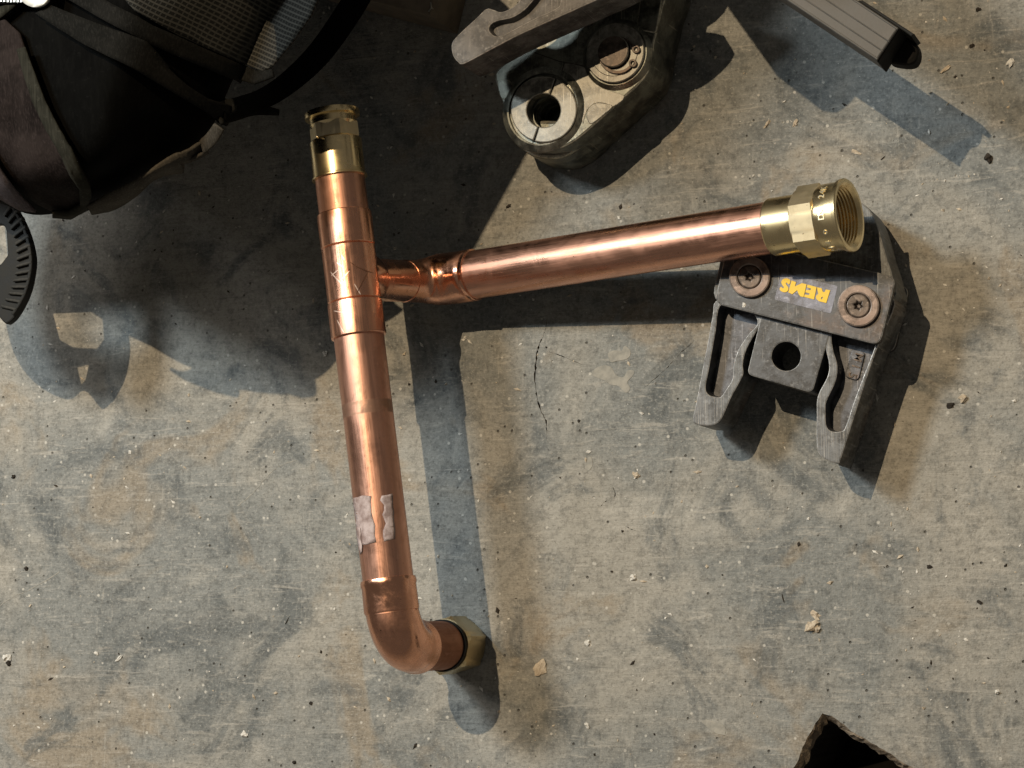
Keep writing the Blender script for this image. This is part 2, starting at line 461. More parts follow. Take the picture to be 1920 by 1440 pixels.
M['yellow'] = mat_plain('yellow_paint', (.78, .50, .02), (.86, .58, .035), .45, scale=200, bump=.1)
M['panel'] = mat_steel('blued_panel', (.12, .125, .15), (.30, .31, .36), rust=0., rough=.4)
M['bar'] = mat_plain('anodised_bar', (.065, .062, .057), (.125, .118, .106), .6, .2, 60, .25)
M['rubber'] = mat_plain('black_rubber', (.010, .0105, .010), (.022, .022, .020), .65, 0, 140, .35, spec=.2)
M['rubbershade'] = mat_plain('dark_rubber_and_shade', (.006, .006, .0055), (.014, .013, .012), .8, 0, 140, .35, spec=.15)
M['rubberrib'] = mat_plain('scuffed_rubber', (.022, .022, .020), (.05, .048, .042), .65, 0, 200, .4, spec=.2)
M['tape'] = mat_plain('tape_residue', (.22, .155, .14), (.50, .42, .41), .6, 0, 110, .6, .0008)
M['darkmark'] = mat_plain('dark_scribe', (.16, .07, .04), (.25, .12, .07), .4, .8, 200, .1)
M['scratch'] = mat_plain('scratch', (.82, .58, .46), (.9, .72, .62), .4, .6, 200, .1)
M['black'] = mat_fabric('black_fabric', (.0015, .0015, .0014), (.003, .003, .0027))
M['brown'] = mat_fabric('brown_fabric', (.007, .0052, .0048), (.023, .0175, .016), 2600, .85)
M['web'] = mat_fabric('grey_webbing', (.007, .007, .0062), (.014, .0135, .012), 3000, .85, .9, 1.6)
M['tan'] = mat_fabric('tan_webbing', (.050, .045, .037), (.085, .077, .063), 3000, .85, .9, 1.6)
M['mauve'] = mat_fabric('mauve_webbing', (.075, .063, .068), (.12, .102, .108), 3000, .85, .9, 1.6)
M['binding'] = mat_fabric('green_binding', (.012, .012, .009), (.027, .026, .020), 1900, .85, 1.2, .2)
M['zip'] = mat_plain('zip_metal', (.30, .30, .27), (.5, .5, .46), .4, .7)
M['pull'] = mat_plain('white_plastic', (.58, .58, .54), (.72, .72, .67), .45, 0, 90, .3)
M['card'] = mat_plain('brown_board', (.13, .105, .075), (.20, .165, .12), .85, 0, 80, .4)
M['chip'] = mat_plain('plaster_chip', (.46, .38, .28), (.66, .58, .46), .95, 0, 300, .9, .001)
M['white'] = mat_plain('white_chip', (.60, .58, .53), (.80, .78, .72), .9, 0, 300, .6, .001)
M['darkchip'] = mat_plain('dark_chip', (.018, .015, .012), (.05, .04, .03), .9, 0, 300, .9, .001)
def mat_net():
    t = NT('pocket_net')
    a = math.radians(-27)
    P = at(330, 70, .22); x, y, z = t.sep(t.obj((1, 1, 1), (0, 0, -a)))
    def line(v, per, w): 
        f = t.math('FRACT', t.math('DIVIDE', v, per)); return t.ramp(t.math('ABSOLUTE', t.math('SUBTRACT', f, .5)), w, w * .55)
    wob = t.math('MULTIPLY', t.math('SUBTRACT', t.noise(30, 2), .5), .003)
    l1 = line(t.math('ADD', y, wob), .0031, .26); l2 = line(t.math('ADD', x, wob), .0022, .17)
    f = t.math('MAXIMUM', l1, t.math('MULTIPLY', l2, .55))
    col = t.mix(f, (.010, .0098, .008), (.052, .050, .042))
    return t.done(col, .8, 0., t.bump(f, .6, .0008), Specular_IOR_Level=.2)
M['net'] = mat_net()

# ------------------------------------------------------------------ the floor
def build_floor():
    c = at(960, 720); hole_px = [(1542, 1338), (1535, 1349), (1528, 1357), (1524, 1368), (1514, 1384), (1509, 1394), (1501, 1410), (1497, 1424), (1488, 1441), (1470, 1480), (1440, 1540), (1400, 1620),
        (1560, 1720), (1700, 1800), (1880, 1560), (1840, 1520), (1760, 1472), (1722, 1446), (1690, 1428), (1672, 1414), (1650, 1402), (1628, 1389), (1610, 1378), (1597, 1371), (1588, 1362), (1570, 1350), (1560, 1343), (1551, 1341)]
    pts = []
    for i in range(len(hole_px)):
        a, b = Vector(hole_px[i]), Vector(hole_px[(i + 1) % len(hole_px)]); m = max(1, int((b - a).length / 7))
        for k in range(m):
            p = a + (b - a) * (k / m); j = .9
            pts.append((p.x + random.uniform(-j, j), p.y + random.uniform(-j, j)))
    hp = flat(pts, 0)
    if area2(hp) < 0: hp = hp[::-1]
    cracks = []
    for line, wmax in ((([1027, 588], [1024, 612], [1018, 630], [1010, 648], [1006, 668], [1004, 690], [1003, 715], [1006, 738], [1011, 760], [1018, 778], [1024, 792], [1025, 812], [1026, 826]), 3.8),
                       (([1302, 638], [1290, 650], [1278, 660], [1262, 678], [1246, 694], [1228, 710], [1206, 728]), 1.5), (([1026, 658], [1046, 665], [1064, 672], [1092, 684]), 1.6),
                       (([1148, 912], [1153, 922], [1151, 938]), 2.2), (([1126, 950], [1132, 943], [1138, 938]), 2.0), (([1172, 985], [1182, 992], [1193, 995]), 1.8)):
        L = smoothc(line, 5, False); w = [wmax * (.12 + random.random() ** 1.4) * min(1, 3.5 * min(i, len(L) - 1 - i) / len(L) + .12) for i in range(len(L))]
        L = [(x + random.uniform(-.8, .8), y + random.uniform(-.6, .6)) for x, y in L]
        cp_ = flat(bandpoly(L, w), 0)
        cracks.append(cp_ if area2(cp_) > 0 else cp_[::-1])
    bm = bmesh.new()
    X = 2.6
    outer = [(c.x - X, c.y - X), (c.x + X, c.y - X), (c.x + X, c.y + X), (c.x - X, c.y + X)]
    ov = [bm.verts.new((x, y, 0)) for x, y in outer]; hv = [bm.verts.new((x, y, 0)) for x, y in hp]
    cv = [[bm.verts.new((x, y, 0)) for x, y in q] for q in cracks]
    es = [bm.edges.new((ov[i], ov[(i + 1) % 4])) for i in range(4)]
    for q in [hv] + cv: es += [bm.edges.new((q[i], q[(i + 1) % len(q)])) for i in range(len(q))]
    bmesh.ops.triangle_fill(bm, use_beauty=True, edges=es)
    for f in bm.faces:
        if f.normal.z < 0: f.normal_flip()
    for q in cv:
        lo_ = [bm.verts.new((v.co.x, v.co.y, -.004)) for v in q]
        for i in range(len(q)): f = bm.faces.new((q[i], q[(i + 1) % len(q)], lo_[(i + 1) % len(q)], lo_[i])); f.material_index = 1
        f = bm.faces.new(lo_); f.material_index = 2
    prev = hv
    n = len(hp)
    for d, z in ((.001, -.0015), (.003, -.0055), (.0048, -.010), (.0052, -.03), (.0052, -.14)):
        ins = inset(hp, d)
        ring = []
        for i, p in enumerate(ins):
            k = .0007 if z > -.1 else 0
            ring.append(bm.verts.new((p.x + random.uniform(-k, k), p.y + random.uniform(-k, k), z + random.uniform(-k, k))))
        for i in range(n):
            f = bm.faces.new((prev[i], prev[(i + 1) % n], ring[(i + 1) % n], ring[i])); f.material_index = 1 if z > -.012 else 2  # deep walls near black: the darkness of the pit is in their colour
        prev = ring
    es = [bm.edges.get((prev[i], prev[(i + 1) % n])) for i in range(n)]
    g = bmesh.ops.triangle_fill(bm, use_beauty=True, edges=es)
    for e in g['geom']:
        if isinstance(e, bmesh.types.BMFace): e.material_index = 2
    me = bpy.data.meshes.new('floor'); bm.to_mesh(me); bm.free()
    for k in ('concrete', 'broken', 'soilshade'): me.materials.append(M[k])
    o = obj('floor', me, None, None, None, None); o['kind'] = 'structure'
    def skin(px, k=0):
        p = smoothc([(x + random.uniform(-2, 2), y + random.uniform(-2, 2)) for x, y in px], 4)
        plate('slurry_skin', p, .0003, -.0004, M['slurry'], o, (), .0002)
    skin([(1140, 662), (1150, 656), (1164, 660), (1172, 650), (1180, 656), (1182, 668), (1172, 676), (1156, 676), (1144, 680)])
    skin([(1108, 702), (1118, 690), (1134, 684), (1146, 690), (1156, 702), (1168, 706), (1178, 696), (1188, 694), (1186, 704), (1178, 716), (1180, 730), (1172, 738), (1160, 726), (1146, 722), (1132, 712), (1118, 708)])
    skin([(1106, 858), (1112, 872), (1104, 884), (1096, 874), (1098, 862)])
    for l_ in ([(556, 862), (520, 876), (496, 898), (476, 922), (446, 948)], [(390, 386), (424, 412), (470, 440), (520, 466), (574, 484)], [(706, 448), (730, 462), (770, 470), (820, 474)], [(0, 1136), (26, 1118), (60, 1104), (112, 1072)], [(1070, 1052), (1080, 1090), (1082, 1130), (1094, 1172)], [(1252, 1120), (1270, 1140), (1290, 1150)], [(990, 1102), (1030, 1106), (1062, 1110)], [(1204, 1068), (1240, 1082)]):
        L = smoothc(l_, 6, False); plate('slurry_streak', bandpoly([(x + random.uniform(-1, 1), y + random.uniform(-1, 1)) for x, y in L], [random.uniform(.5, 2.2) for _ in L]), .0002, -.0004, M['slurry'], o, (), .0001)
    pl = plate('plank', [(1560, 1452), (1700, 1416), (1760, 1440), (1620, 1476)], -.095, -.1395, M['card'], None, bev=.001, hp=-.095)
    tag(pl, 'dark wooden batten lying inside the hole in the concrete', 'batten')
build_floor()

# ------------------------------------------------------------------ the pipe assembly
A0 = at(673, 632, .1208); B0 = at(726, 1073, .1194)
C0 = at(890, 515, .0420); D0 = at(1380, 437, .0840)
def project(p):
    v = p - CAM; x, y, z = v.dot(cx), v.dot(-cy), v.dot(-cz)
    return x / z * FPX + 960, y / z * FPX + 720
def on_line(a, b, val, axis):
    t = 0.
    for _ in range(40):
        q = project(a + (b - a) * t)[axis]; q1 = project(a + (b - a) * (t + .01))[axis]
        t += (val - q) / ((q1 - q) / .01)
    return a + (b - a) * t
def main_y(y): return on_line(A0, B0, y, 1)
def br_x(x): return on_line(C0, D0, x, 0)
UM = (A0 - B0).normalized()                # towards the top brass end
UB = (D0 - C0).normalized()
R = .0175
elb = main_y(1213)
pipe = empty('copper_pipe_assembly', Vector((elb.x, elb.y, 0)), 'copper pipe assembly with brass ends, tee and elbow standing on the concrete', 'pipe fitting')
def SM(y): return (main_y(y) - A0).dot(UM)       # distance along the main axis
def SB(x): return (br_x(x) - C0).dot(UB)
bend = .0285
p_top = SM(318); p_low = -(elb - A0).length + bend + .004
M['copper_main'] = mat_copper('copper_main_pipe', (.69, .375, .265), (.45, .25, .18), .25, True, [(SM(768), .0052)], .85)
mainp = lathe('main_pipe', A0, UM, [(p_low, R), (p_top, R)], M['copper_main'], pipe, 96)
# tee
r1 = .0187
def collar(s0, s1, r, lip=.0006):
    return [(s0, R - .001), (s0, r - .0004), (s0 + .0005, r)] + [(s1 - .0005, r), (s1, r - .0004), (s1, R - .001)]
sa, sb = SM(632), SM(400)
tee_prof = [(sa, R - .001), (sa, r1 + .0002), (sa + .0006, r1 + .0006), (SM(572), r1 + .0004), (SM(568), r1 + .0002), (SM(566), r1 - .0007), (SM(564), r1 + .0001), (SM(540), r1), (SM(490), r1), (SM(466), r1 + .0001), (SM(464), r1 - .0006), (SM(462), r1 + .0003), (SM(410), r1 + .0005), (sb - .0006, r1 + .0003), (sb, r1 - .0002), (sb, R - .001)]
tee = lathe('tee_body', A0, UM, tee_prof, M['fitting'], pipe, 96)
tag(tee, 'polished copper tee with scratched marks')
# branch outlet: goes down and right from the tee, then bends level into the branch pipe
m0 = main_y(523); j0 = br_x(803)
d1 = (j0 - m0).normalized(); Lj = (j0 - m0).length
def fillet(p, q, r_, back, n=14):
    """corner q between directions"""
    return [p * 0 + (q[0] * (1 - s) ** 2 + q[1] * 2 * s * (1 - s) + q[2] * s * s) for s in [k / n for k in range(n + 1)]]
bs = .030
pa, pb, pc = j0 - d1 * bs, j0, j0 + UB * bs
arc = fillet(Vector((0, 0, 0)), (pa, pb, pc), 0, 0)
path = [m0 + d1 * .006, m0 + d1 * .0165, m0 + d1 * .0185, m0 + d1 * .021, m0 + d1 * .0245] ; rads = [.0185, .0185, .0172, .0158, .0150]
if (pa - path[-1]).dot(d1) > .001: path.append(pa - d1 * .0005); rads.append(.0150)
k0 = len(path)
for i, p in enumerate(arc): path.append(p); u_ = min(1, max(0, (i - 3) / 7)); rads.append(.0154 + .0034 * u_ * u_ * (3 - 2 * u_))
xs = SB(890) - (pc - C0).dot(UB)
for u in (.12, .24, .66, .72, .78, .985):
    path.append(pc + UB * xs * u); rads.append({.72: .0184}.get(u, .0188))
path.append(pc + UB * xs); rads.append(.0186); path.append(pc + UB * (xs + .0003)); rads.append(R - .001)
sweep('tee_outlet', path, rads, M['elbowcu'], pipe)
lathe('branch_pipe', C0, UB, [(SB(850), R), (SB(1470), R)], M['copper'], pipe, 96)
# bottom elbow
UD = Vector((0, 0, -1)); dn = -UM
e0 = elb - dn * bend; e1 = elb + UD * bend
path = []; rads = []
s_in = -SM(1085) ; e_s = (e0 - A0).dot(dn)
for f, r in ((0, R - .001), (.0002, .0188), (.0020, .0193), (.0040, .0193), (.0050, .0188), (.012, .0188), (.0215, .0190), (.0228, .0186), (.0240, .0181)):
    path.append(A0 + dn * (s_in + f)); rads.append(r)

N = 22
ctr = elb - dn * bend + UD * bend
for k in range(N + 1):
    a = math.pi / 2 * k / N
    path.append(ctr + (-UD) * bend * math.cos(a) + dn * bend * math.sin(a)); rads.append(.0181 + .0003 * math.sin(math.pi * k / N))
path.append(e1 + UD * .0035); rads.append(.0192); path.append(e1 + UD * .006); rads.append(.0192); path.append(e1 + UD * .0063); rads.append(.0165)
elbow = sweep('elbow', path, rads, M['elbowcu'], pipe, 72)
zt = e1.z - .004
lathe('stub_pipe', Vector((elb.x, elb.y, 0)), Vector((0, 0, 1)), [(.035, .0174), (zt, .0174)], M['stubcu'], pipe, 72)
gl = lathe('gap_shade_ring', Vector((elb.x, elb.y, 0)), Vector((0, 0, 1)), [(.036, .0185), (.0395, .0185), (.0395, .0165), (.036, .0165)], M['rubber'], pipe, 64, True)  # black ring put in for the shadowed gap between stub and nut
hexnut('brass_nut', Vector((elb.x, elb.y, 0)), Vector((0, 0, 1)), .0004, .0345, .0372, .0165, M['brassnut'], pipe, math.radians(18), .003)
# brass end, top
T0 = main_y(335)
def st(y): return (main_y(y) - T0).dot(UM)
bt = lathe('brass_adapter', T0, UM, [(0, R - .0015), (0, .0194), (.0010, .0194), (.0016, .0183), (st(266), .0183), (st(264), .0176), (st(262), .0165), (st(262), .0150)], M['brass'], pipe, 80)
hx = hexnut('hexagon', T0, UM, st(264), st(233), .0305, .0140, M['brassflat'], bt, math.radians(8), .0008)
lathe('flange', T0, UM, [(st(240), .0150), (st(234), .0165), (st(222), .0165), (st(221), .0193), (st(216), .0196), (st(211), .0193), (st(210), .0150), (st(225), .0145)], M['brass'], bt, 80)
# brass end, right
Q0 = br_x(1448); sb_ = lambda x: (br_x(x) - Q0).dot(UB)
bb = lathe('brass_adapter', Q0, UB, [(0, R - .0015), (0, .0188), (.0008, .0193), (sb_(1503), .0193), (sb_(1504), .016)], M['brass'], pipe, 80)
tag(bb, 'larger brass adapter with internal thread')
xe = sb_(1593); HEXR = 12
hexnut('hexagon', Q0, UB, sb_(1503), sb_(1549), .0415, .0150, M['brassflat'], bb, math.radians(HEXR), .0010)
prof = [(sb_(1520), .0150), (sb_(1546), .0150), (sb_(1547), .0218), (sb_(1553), .0226), (xe - .0034, .0226), (xe - .0030, .0240), (xe - .0006, .0243), (xe, .0238), (xe, .0215)]
rr = .0205; z = xe - .001; prof.append((z, .0200))
for k in range(11):
    prof += [(z, .0200), (z - .00115, .0186)]; z -= .0023
prof += [(z, .0186), (z - .002, .0150), (sb_(1520), .0149)]
lathe('threaded_collar', Q0, UB, prof, M['brass'], bb, 96, True, smooth=25)
# cast lettering round the collar
MB = frame(Q0, UB)
def txt_mesh(s, size, depth=.0003, shear=0):
    cu = bpy.data.curves.new('txt', 'FONT'); cu.body = s; cu.size = size; cu.extrude = depth; cu.align_x = 'CENTER'; cu.align_y = 'CENTER'; cu.shear = shear; cu.offset = size * .012
    o = bpy.data.objects.new('txt', cu); COL.objects.link(o)
    dg = bpy.context.evaluated_depsgraph_get(); me = bpy.data.meshes.new_from_object(o.evaluated_get(dg))
    bpy.data.objects.remove(o); return me
def ang_to_cam(M_, s):
    p = M_.inverted() @ CAM; return math.atan2(p.y, p.x)
ac = ang_to_cam(MB, 0)
M['letter'] = mat_brass('brass_lettering', (.98, .90, .66), .45)
for ch, deg in (('1', -66), ('1', -56), ('4', -43), ('o', -22), ('D', 4), ('N', 12), ('2', 40), ('4', 50), ('K', 60)):
    me = txt_mesh(ch, .0058)
    for sg in (-1,):
        a = ac + math.radians(deg) * sg
    rad = Vector((math.cos(a), math.sin(a), 0)); tan = Vector((-math.sin(a), math.cos(a), 0)) * -1
    # text runs round the collar, its top towards the hexagon
    X = tan; Zr = rad; Y = Zr.cross(X)
    L = Matrix(((X.x, Y.x, Zr.x, rad.x * .0227), (X.y, Y.y, Zr.y, rad.y * .0227), (X.z, Y.z, Zr.z, (sb_(1553) + xe - .0052) / 2), (0, 0, 0, 1)))
    obj('letter', me, M['letter'], bb, MB @ L, None)
# tape remains, peel and scratches on the pipe
bv = bvh_of(mainp)
drape('tape_remnant', [(663, 933), (680, 930), (697, 931), (695, 950), (699, 968), (703, 985), (702, 1004), (705, 1018), (688, 1020), (672, 1024), (668, 985)], bv, M['tape'], pipe, .0001, .0002, 3, .12, 8, 1.2)
drape('tape_remnant', [(716, 929), (736, 926), (741, 1012), (720, 1015), (718, 996), (724, 982), (717, 965), (721, 948), (712, 938)], bv, M['tape'], pipe, .0001, .0002, 3, .12, 8, 1.2)
pv = []
ed = [main_y(y) + UM.cross(Vector((0, 0, 1))).normalized() * 0 for y in (985, 1060)]
drape('tape_peel', [(669, 986), (676, 990), (681, 1034), (677, 1040), (673, 1022)], bv, M['tape'], pipe, .0006, .0003, 2, .112, 10, 1.)
bt_ = bvh_of(tee)
def mark(pts, w, mat):
    """a scribed line on the tee"""
    n = 14; L = []
    for i in range(n + 1):
        t = i / n * (len(pts) - 1); k = min(int(t), len(pts) - 2); L.append(Vector(pts[k]).lerp(Vector(pts[k + 1]), t - k))
    vs_ = []; fs_ = []
    for i, p in enumerate(L):
        t_ = (L[min(n, i + 1)] - L[max(0, i - 1)]).normalized(); q = Vector((-t_.y, t_.x)) * (w * .5 * min(1, .3 + 4 * min(i, n - i) / n))
        vs_ += [cast(bt_, p.x + q.x, p.y + q.y, .00005, .13), cast(bt_, p.x - q.x, p.y - q.y, .00005, .13)]
    for i in range(n): fs_.append((2 * i, 2 * i + 1, 2 * i + 3, 2 * i + 2))
    me_, Mr = mesh_from(vs_, fs_); obj('scribed_mark', me_, mat, pipe, Mr, 60)
for ln in ([(619, 509), (634, 526), (650, 540)], [(634, 506), (621, 517)], [(631, 492), (645, 502)], [(655, 508), (640, 524), (648, 536)], [(626, 583), (655, 588)], [(632, 600), (646, 626)], [(664, 532), (676, 552)], [(640, 478), (646, 488)]):
    mark(ln, 2.0, M['scratch'])
for ln in ([(655, 490), (668, 500), (686, 508), (700, 512)], [(668, 552), (690, 510)]):
    mark(ln, 1.8, M['darkmark'])

# ------------------------------------------------------------------ press jaws with the yellow lettering
ZJ = .053
g = at(1500, 650, 0)
jaw = empty('press_jaws', Vector((g.x, g.y, 0)), 'dark steel press jaws with yellow lettering under the brass pipe end', 'press jaws', 'steel press jaws on the floor')
def z3(l): return [(1260 + x / 2.4, 300 + y / 2.4) for x, y in l]
# arms, each with its cast pocket
la = smoothc([(1341, 565), (1336, 590), (1329, 630), (1317, 691), (1306, 750), (1299, 785), (1304, 795), (1320, 798), (1338, 797), (1353, 785), (1370, 747), (1388, 714), (1394, 700), (1393, 681), (1401, 652), (1421, 617), (1436, 590), (1400, 560), (1370, 556)], 4)
lp = smoothc([(1350, 574), (1342, 620), (1335, 660), (1329, 694), (1323, 727), (1329, 740), (1342, 744), (1352, 743), (1363, 727), (1373, 710), (1375, 684), (1384, 656), (1402, 628), (1420, 606), (1408, 584), (1378, 574)], 4)
plate('jaw_arm', la, ZJ, .012, M['steelarm'], jaw, [(lp, .013)], .0008, pmat=M['steelpocket'])
ra = smoothc([(1676, 560), (1660, 618), (1642, 660), (1611, 752), (1576, 862), (1570, 868), (1553, 864), (1537, 853), (1531, 835), (1531, 777), (1533, 743), (1551, 706), (1554, 683), (1548, 655), (1540, 620), (1548, 585), (1600, 566)], 4)
rp = smoothc([(1650, 610), (1640, 650), (1622, 697), (1602, 750), (1586, 797), (1578, 808), (1558, 808), (1549, 796), (1548, 770), (1550, 752), (1567, 714), (1570, 684), (1562, 655), (1560, 625), (1575, 600), (1620, 594)], 4)
rarm = plate('jaw_arm', ra, ZJ, .012, M['steelarm'], jaw, [(rp, .013)], .0008, pmat=M['steelpocket'])
# number plate cast in the right pocket
npz = ZJ - .0128
num = plate('number_plate', rounded([(1598, 655, 6), (1622, 661, 6), (1609, 714, 9), (1583, 707, 9)], 6), npz + .0014, npz - .001, M['steelpocket'], jaw, (), .0005)
for ch, (px, py) in zip('M15', ((1609, 670), (1604, 687), (1598, 704))):
    me = txt_mesh(ch, .0078, .0004); ang = math.atan2(-(711 - 660), (1590 - 1610))
    Lm = Matrix.Translation(at(px, py, npz + .0016)) @ Matrix.Rotation(math.atan2((at(1595, 711).y - at(1610, 660).y), (at(1595, 711).x - at(1610, 660).x)), 4, 'Z')
    obj('letter', me, M['screw'], jaw, Lm, None)
# jaw heads behind the cover plate
hr = smoothc([(1470, 470), (1500, 420), (1540, 385), (1580, 375), (1612, 379), (1632, 395), (1645, 422), (1662, 480), (1674, 520), (1676, 560), (1600, 566), (1520, 545), (1478, 520)], 4)
plate('jaw_head', hr, ZJ - .0005, .012, M['steelhatch'], jaw, (), .0009)
hl = smoothc([(1466, 471), (1440, 420), (1420, 400), (1390, 410), (1360, 450), (1348, 500), (1341, 560), (1400, 560), (1474, 540)], 4)
plate('jaw_head', hl, ZJ - .0005, .012, M['steelhatch'], jaw, (), .0009)
# cover plates
cp = rounded([(1361, 452, 16), (1672, 514, 14), (1680, 530, 10), (1651, 645, 14), (1630, 643, 10), (1352, 573, 14), (1341, 553, 10)], 6)
cp = rounded([(1366, 446, 18), (1681, 519, 18), (1650, 648, 20), (1339, 569, 20)], 8)
ZP = .0600
plate('cover_plate', cp, ZP, ZJ + .0002, M['steel'], jaw, (), .0009)
plate('cover_plate', cp, .0118, .0065, M['steel'], jaw, (), .0009, hp=ZP)
pn = rounded([(1465, 511, 3), (1571, 536, 3), (1558, 588, 4), (1452, 562, 4)], 4)
lg = plate('logo_panel', pn, ZP + .00015, ZP - .001, M['panel'], jaw, (), .0001)
def zl(l): return [(1440 + x / 12, 490 + y / 12) for x, y in l]
SL = smoothc([(505, 445), (490, 412), (455, 390), (410, 380), (360, 390), (320, 415), (300, 455), (303, 500), (328, 545), (357, 580), (350, 600), (330, 602), (308, 580), (285, 577), (265, 600), (262, 635), (285, 665), (330, 690), (385, 697), (430, 680), (455, 645), (460, 600), (440, 560), (410, 520), (402, 492), (415, 478), (440, 500), (478, 520)], 2)
ML = [(530, 428), (632, 465), (607, 562), (762, 490), (870, 515), (800, 803), (728, 790), (690, 740), (655, 648), (545, 742), (455, 700)]
EL = [(890, 520), (1095, 580), (1035, 860), (810, 800), (825, 745), (925, 758), (933, 722), (840, 698), (853, 645), (958, 644), (967, 612), (875, 588)]
RL = [(1105, 583), (1205, 603), (1235, 690), (1275, 690), (1300, 632), (1400, 650), (1310, 938), (1150, 900), (1092, 855), (1075, 800), (1092, 760), (1130, 735), (1112, 650)]
RH = [(1208, 862), (1190, 825), (1222, 795), (1238, 812)]
for L_, hs in ((RL, [RH]), (EL, []), (ML, []), (SL, [])):
    plate('letter', zl(L_), ZP + .0006, ZP - .0005, M['yellow'], jaw, [(zl(h), None) for h in hs], .0001)
# centre tab with its pin hole
tab = rounded([(1424, 575, 2), (1556, 612, 2), (1549, 630, 1), (1522, 738, 9), (1401, 700, 9), (1428, 590, 1)], 6)
tab = rounded([(1430, 580, 2), (1560, 611, 2), (1523, 737, 12), (1400, 702, 12)], 6)
plate('centre_tab', tab, ZJ + .0005, .022, M['steel'], jaw, [(circ(1474, 668, 27), None)], .0008)
# bolts with collars
def star(x, y, r):
    return [(x + r * (1 if i % 2 == 0 else .66) * math.cos(i * math.pi / 6 + .3), y + r * (1 if i % 2 == 0 else .66) * math.sin(i * math.pi / 6 + .3)) for i in range(12)]
for bx, by, br in ((1405, 519, 38.5), (1609, 573, 39.5)):
    zw = ZP + .0035
    w = plate('collar_washer', circ(bx, by, br, 60), zw, ZP - .001, M['washer'], jaw, [(circ(bx, by, br * .585, 48), .0025)], .0011)
    plate('torx_screw', circ(bx, by, br * .545, 48), zw - .0002, zw - .0028, M['screw'], w, [(star(bx, by, br * .23), .0022)], .0007)

# ------------------------------------------------------------------ olive press jaws at the top
def z2(l): return [(800 + x / 3.5556, x2 / 3.5556) for x, x2 in l]
ZT = .060
g = at(1060, 180, 0)
ol = empty('press_jaws', Vector((g.x, g.y, 0)), 'oily olive steel press jaws with round split hole and pivot pin', 'press jaws', 'steel press jaws on the floor')
body = smoothc(z2([(455, 490), (490, 640), (530, 800), (575, 895), (640, 960), (700, 985), (800, 1000), (900, 985), (980, 945), (1060, 885), (1150, 805), (1240, 725), (1330, 640), (1420, 560), (1475, 480), (1505, 380), (1515, 290), (1535, 210), (1570, 60), (1620, -180), (1400, -400), (900, -200), (700, 200), (560, 380)]), 4)
bx1, by1 = 1019, 205
ring_hole = circ(bx1 + .5, by1 + 2, 31.5, 40)
plate('jaw_body', body, ZT, .008, M['steelolive'], ol, [(circ(bx1 + .5, by1 + 2, 33, 48), None)], .0016)
step = smoothc(z2([(540, 900), (620, 990), (720, 1040), (860, 1050), (960, 1010), (1080, 915), (1090, 860), (980, 800), (600, 800)]), 4)
plate('jaw_foot', step, ZT - .016, .004, M['steelolive'], ol, (), .003, hp=ZT - .012)
# split ring: two halves
def half(a0, a1, r0, r1, n=26):
    o = [(bx1 + r1 * math.cos(a0 + (a1 - a0) * i / n), by1 + r1 * math.sin(a0 + (a1 - a0) * i / n)) for i in range(n + 1)]
    i_ = [(bx1 + r0 * math.cos(a1 + (a0 - a1) * i / n), by1 + 2 + r0 * math.sin(a1 + (a0 - a1) * i / n)) for i in range(n + 1)]
    return o + i_
aS = math.radians(107); aT = math.radians(-68)
for a0, a1 in ((aT + .022, aS - .02), (aS + .02, aT + 2 * math.pi - .022)):
    plate('split_ring', half(a0, a1, 31.5, 62), ZT + .0042, ZT - .03, M['ground'], ol, (), .0008)
for k, rr_ in enumerate((.0112, .0106, .0112)):
    c = at(bx1 + .5, by1 + 2, ZT + .004)
    lathe('groove_ring', Vector((c.x, c.y, 0)), Vector((0, 0, 1)), [(ZT - .010 - k * .012, .0126), (ZT - .006 - k * .012, .0126), (ZT - .006 - k * .012, rr_), (ZT - .010 - k * .012, rr_ - .0004)], M['steelolive'], ol, 48, True)
# raised shoulders round ring and pin
c1 = at(bx1, by1, ZT)
def px_m(x, y, h): return (at(x + 10, y, h) - at(x, y, h)).length / 10
k1 = px_m(bx1, by1, ZT)
lathe('ring_shoulder', c1 - Vector((0, 0, .002)), Vector((0, 0, 1)), [(0, 78 * k1), (.002, 77 * k1), (.0035, 72 * k1), (.0048, 66 * k1), (.0045, 63 * k1), (0, 62 * k1)], M['steelolive'], ol, 72, True)
px_, py_ = 1158, 103
c2 = at(px_, py_, ZT); k2 = px_m(px_, py_, ZT)
lathe('pin_shoulder', c2 - Vector((0, 0, .002)), Vector((0, 0, 1)), [(0, 66 * k2), (.002, 65 * k2), (.004, 60 * k2), (.0055, 57 * k2), (.0055, 10 * k2), (0, 10 * k2)], M['steelolive'], ol, 72, True)
wz = Vector((0, 0, .0036))
wsh = lathe('pin_washer', c2 + wz, Vector((0, 0, 1)), [(0, 54 * k2), (.0022, 54 * k2), (.0028, 52.5 * k2), (.0028, 43 * k2), (.0034, 42 * k2), (.0034, 30 * k2), (0, 30 * k2)], M['ground'], ol, 72, True)
pin = lathe('pivot_pin', c2 + wz, Vector((0, 0, 1)), [(0, 28.5 * k2), (.0066, 28.5 * k2), (.0074, 27 * k2), (.0074, .00001)], M['screw'], ol, 56)
lathe('pin_rim', c2 + wz, Vector((0, 0, 1)), [(.0064, 29 * k2), (.0072, 28.3 * k2), (.0076, 27.4 * k2), (.0070, 27.4 * k2)], M['ground'], pin, 56, True)
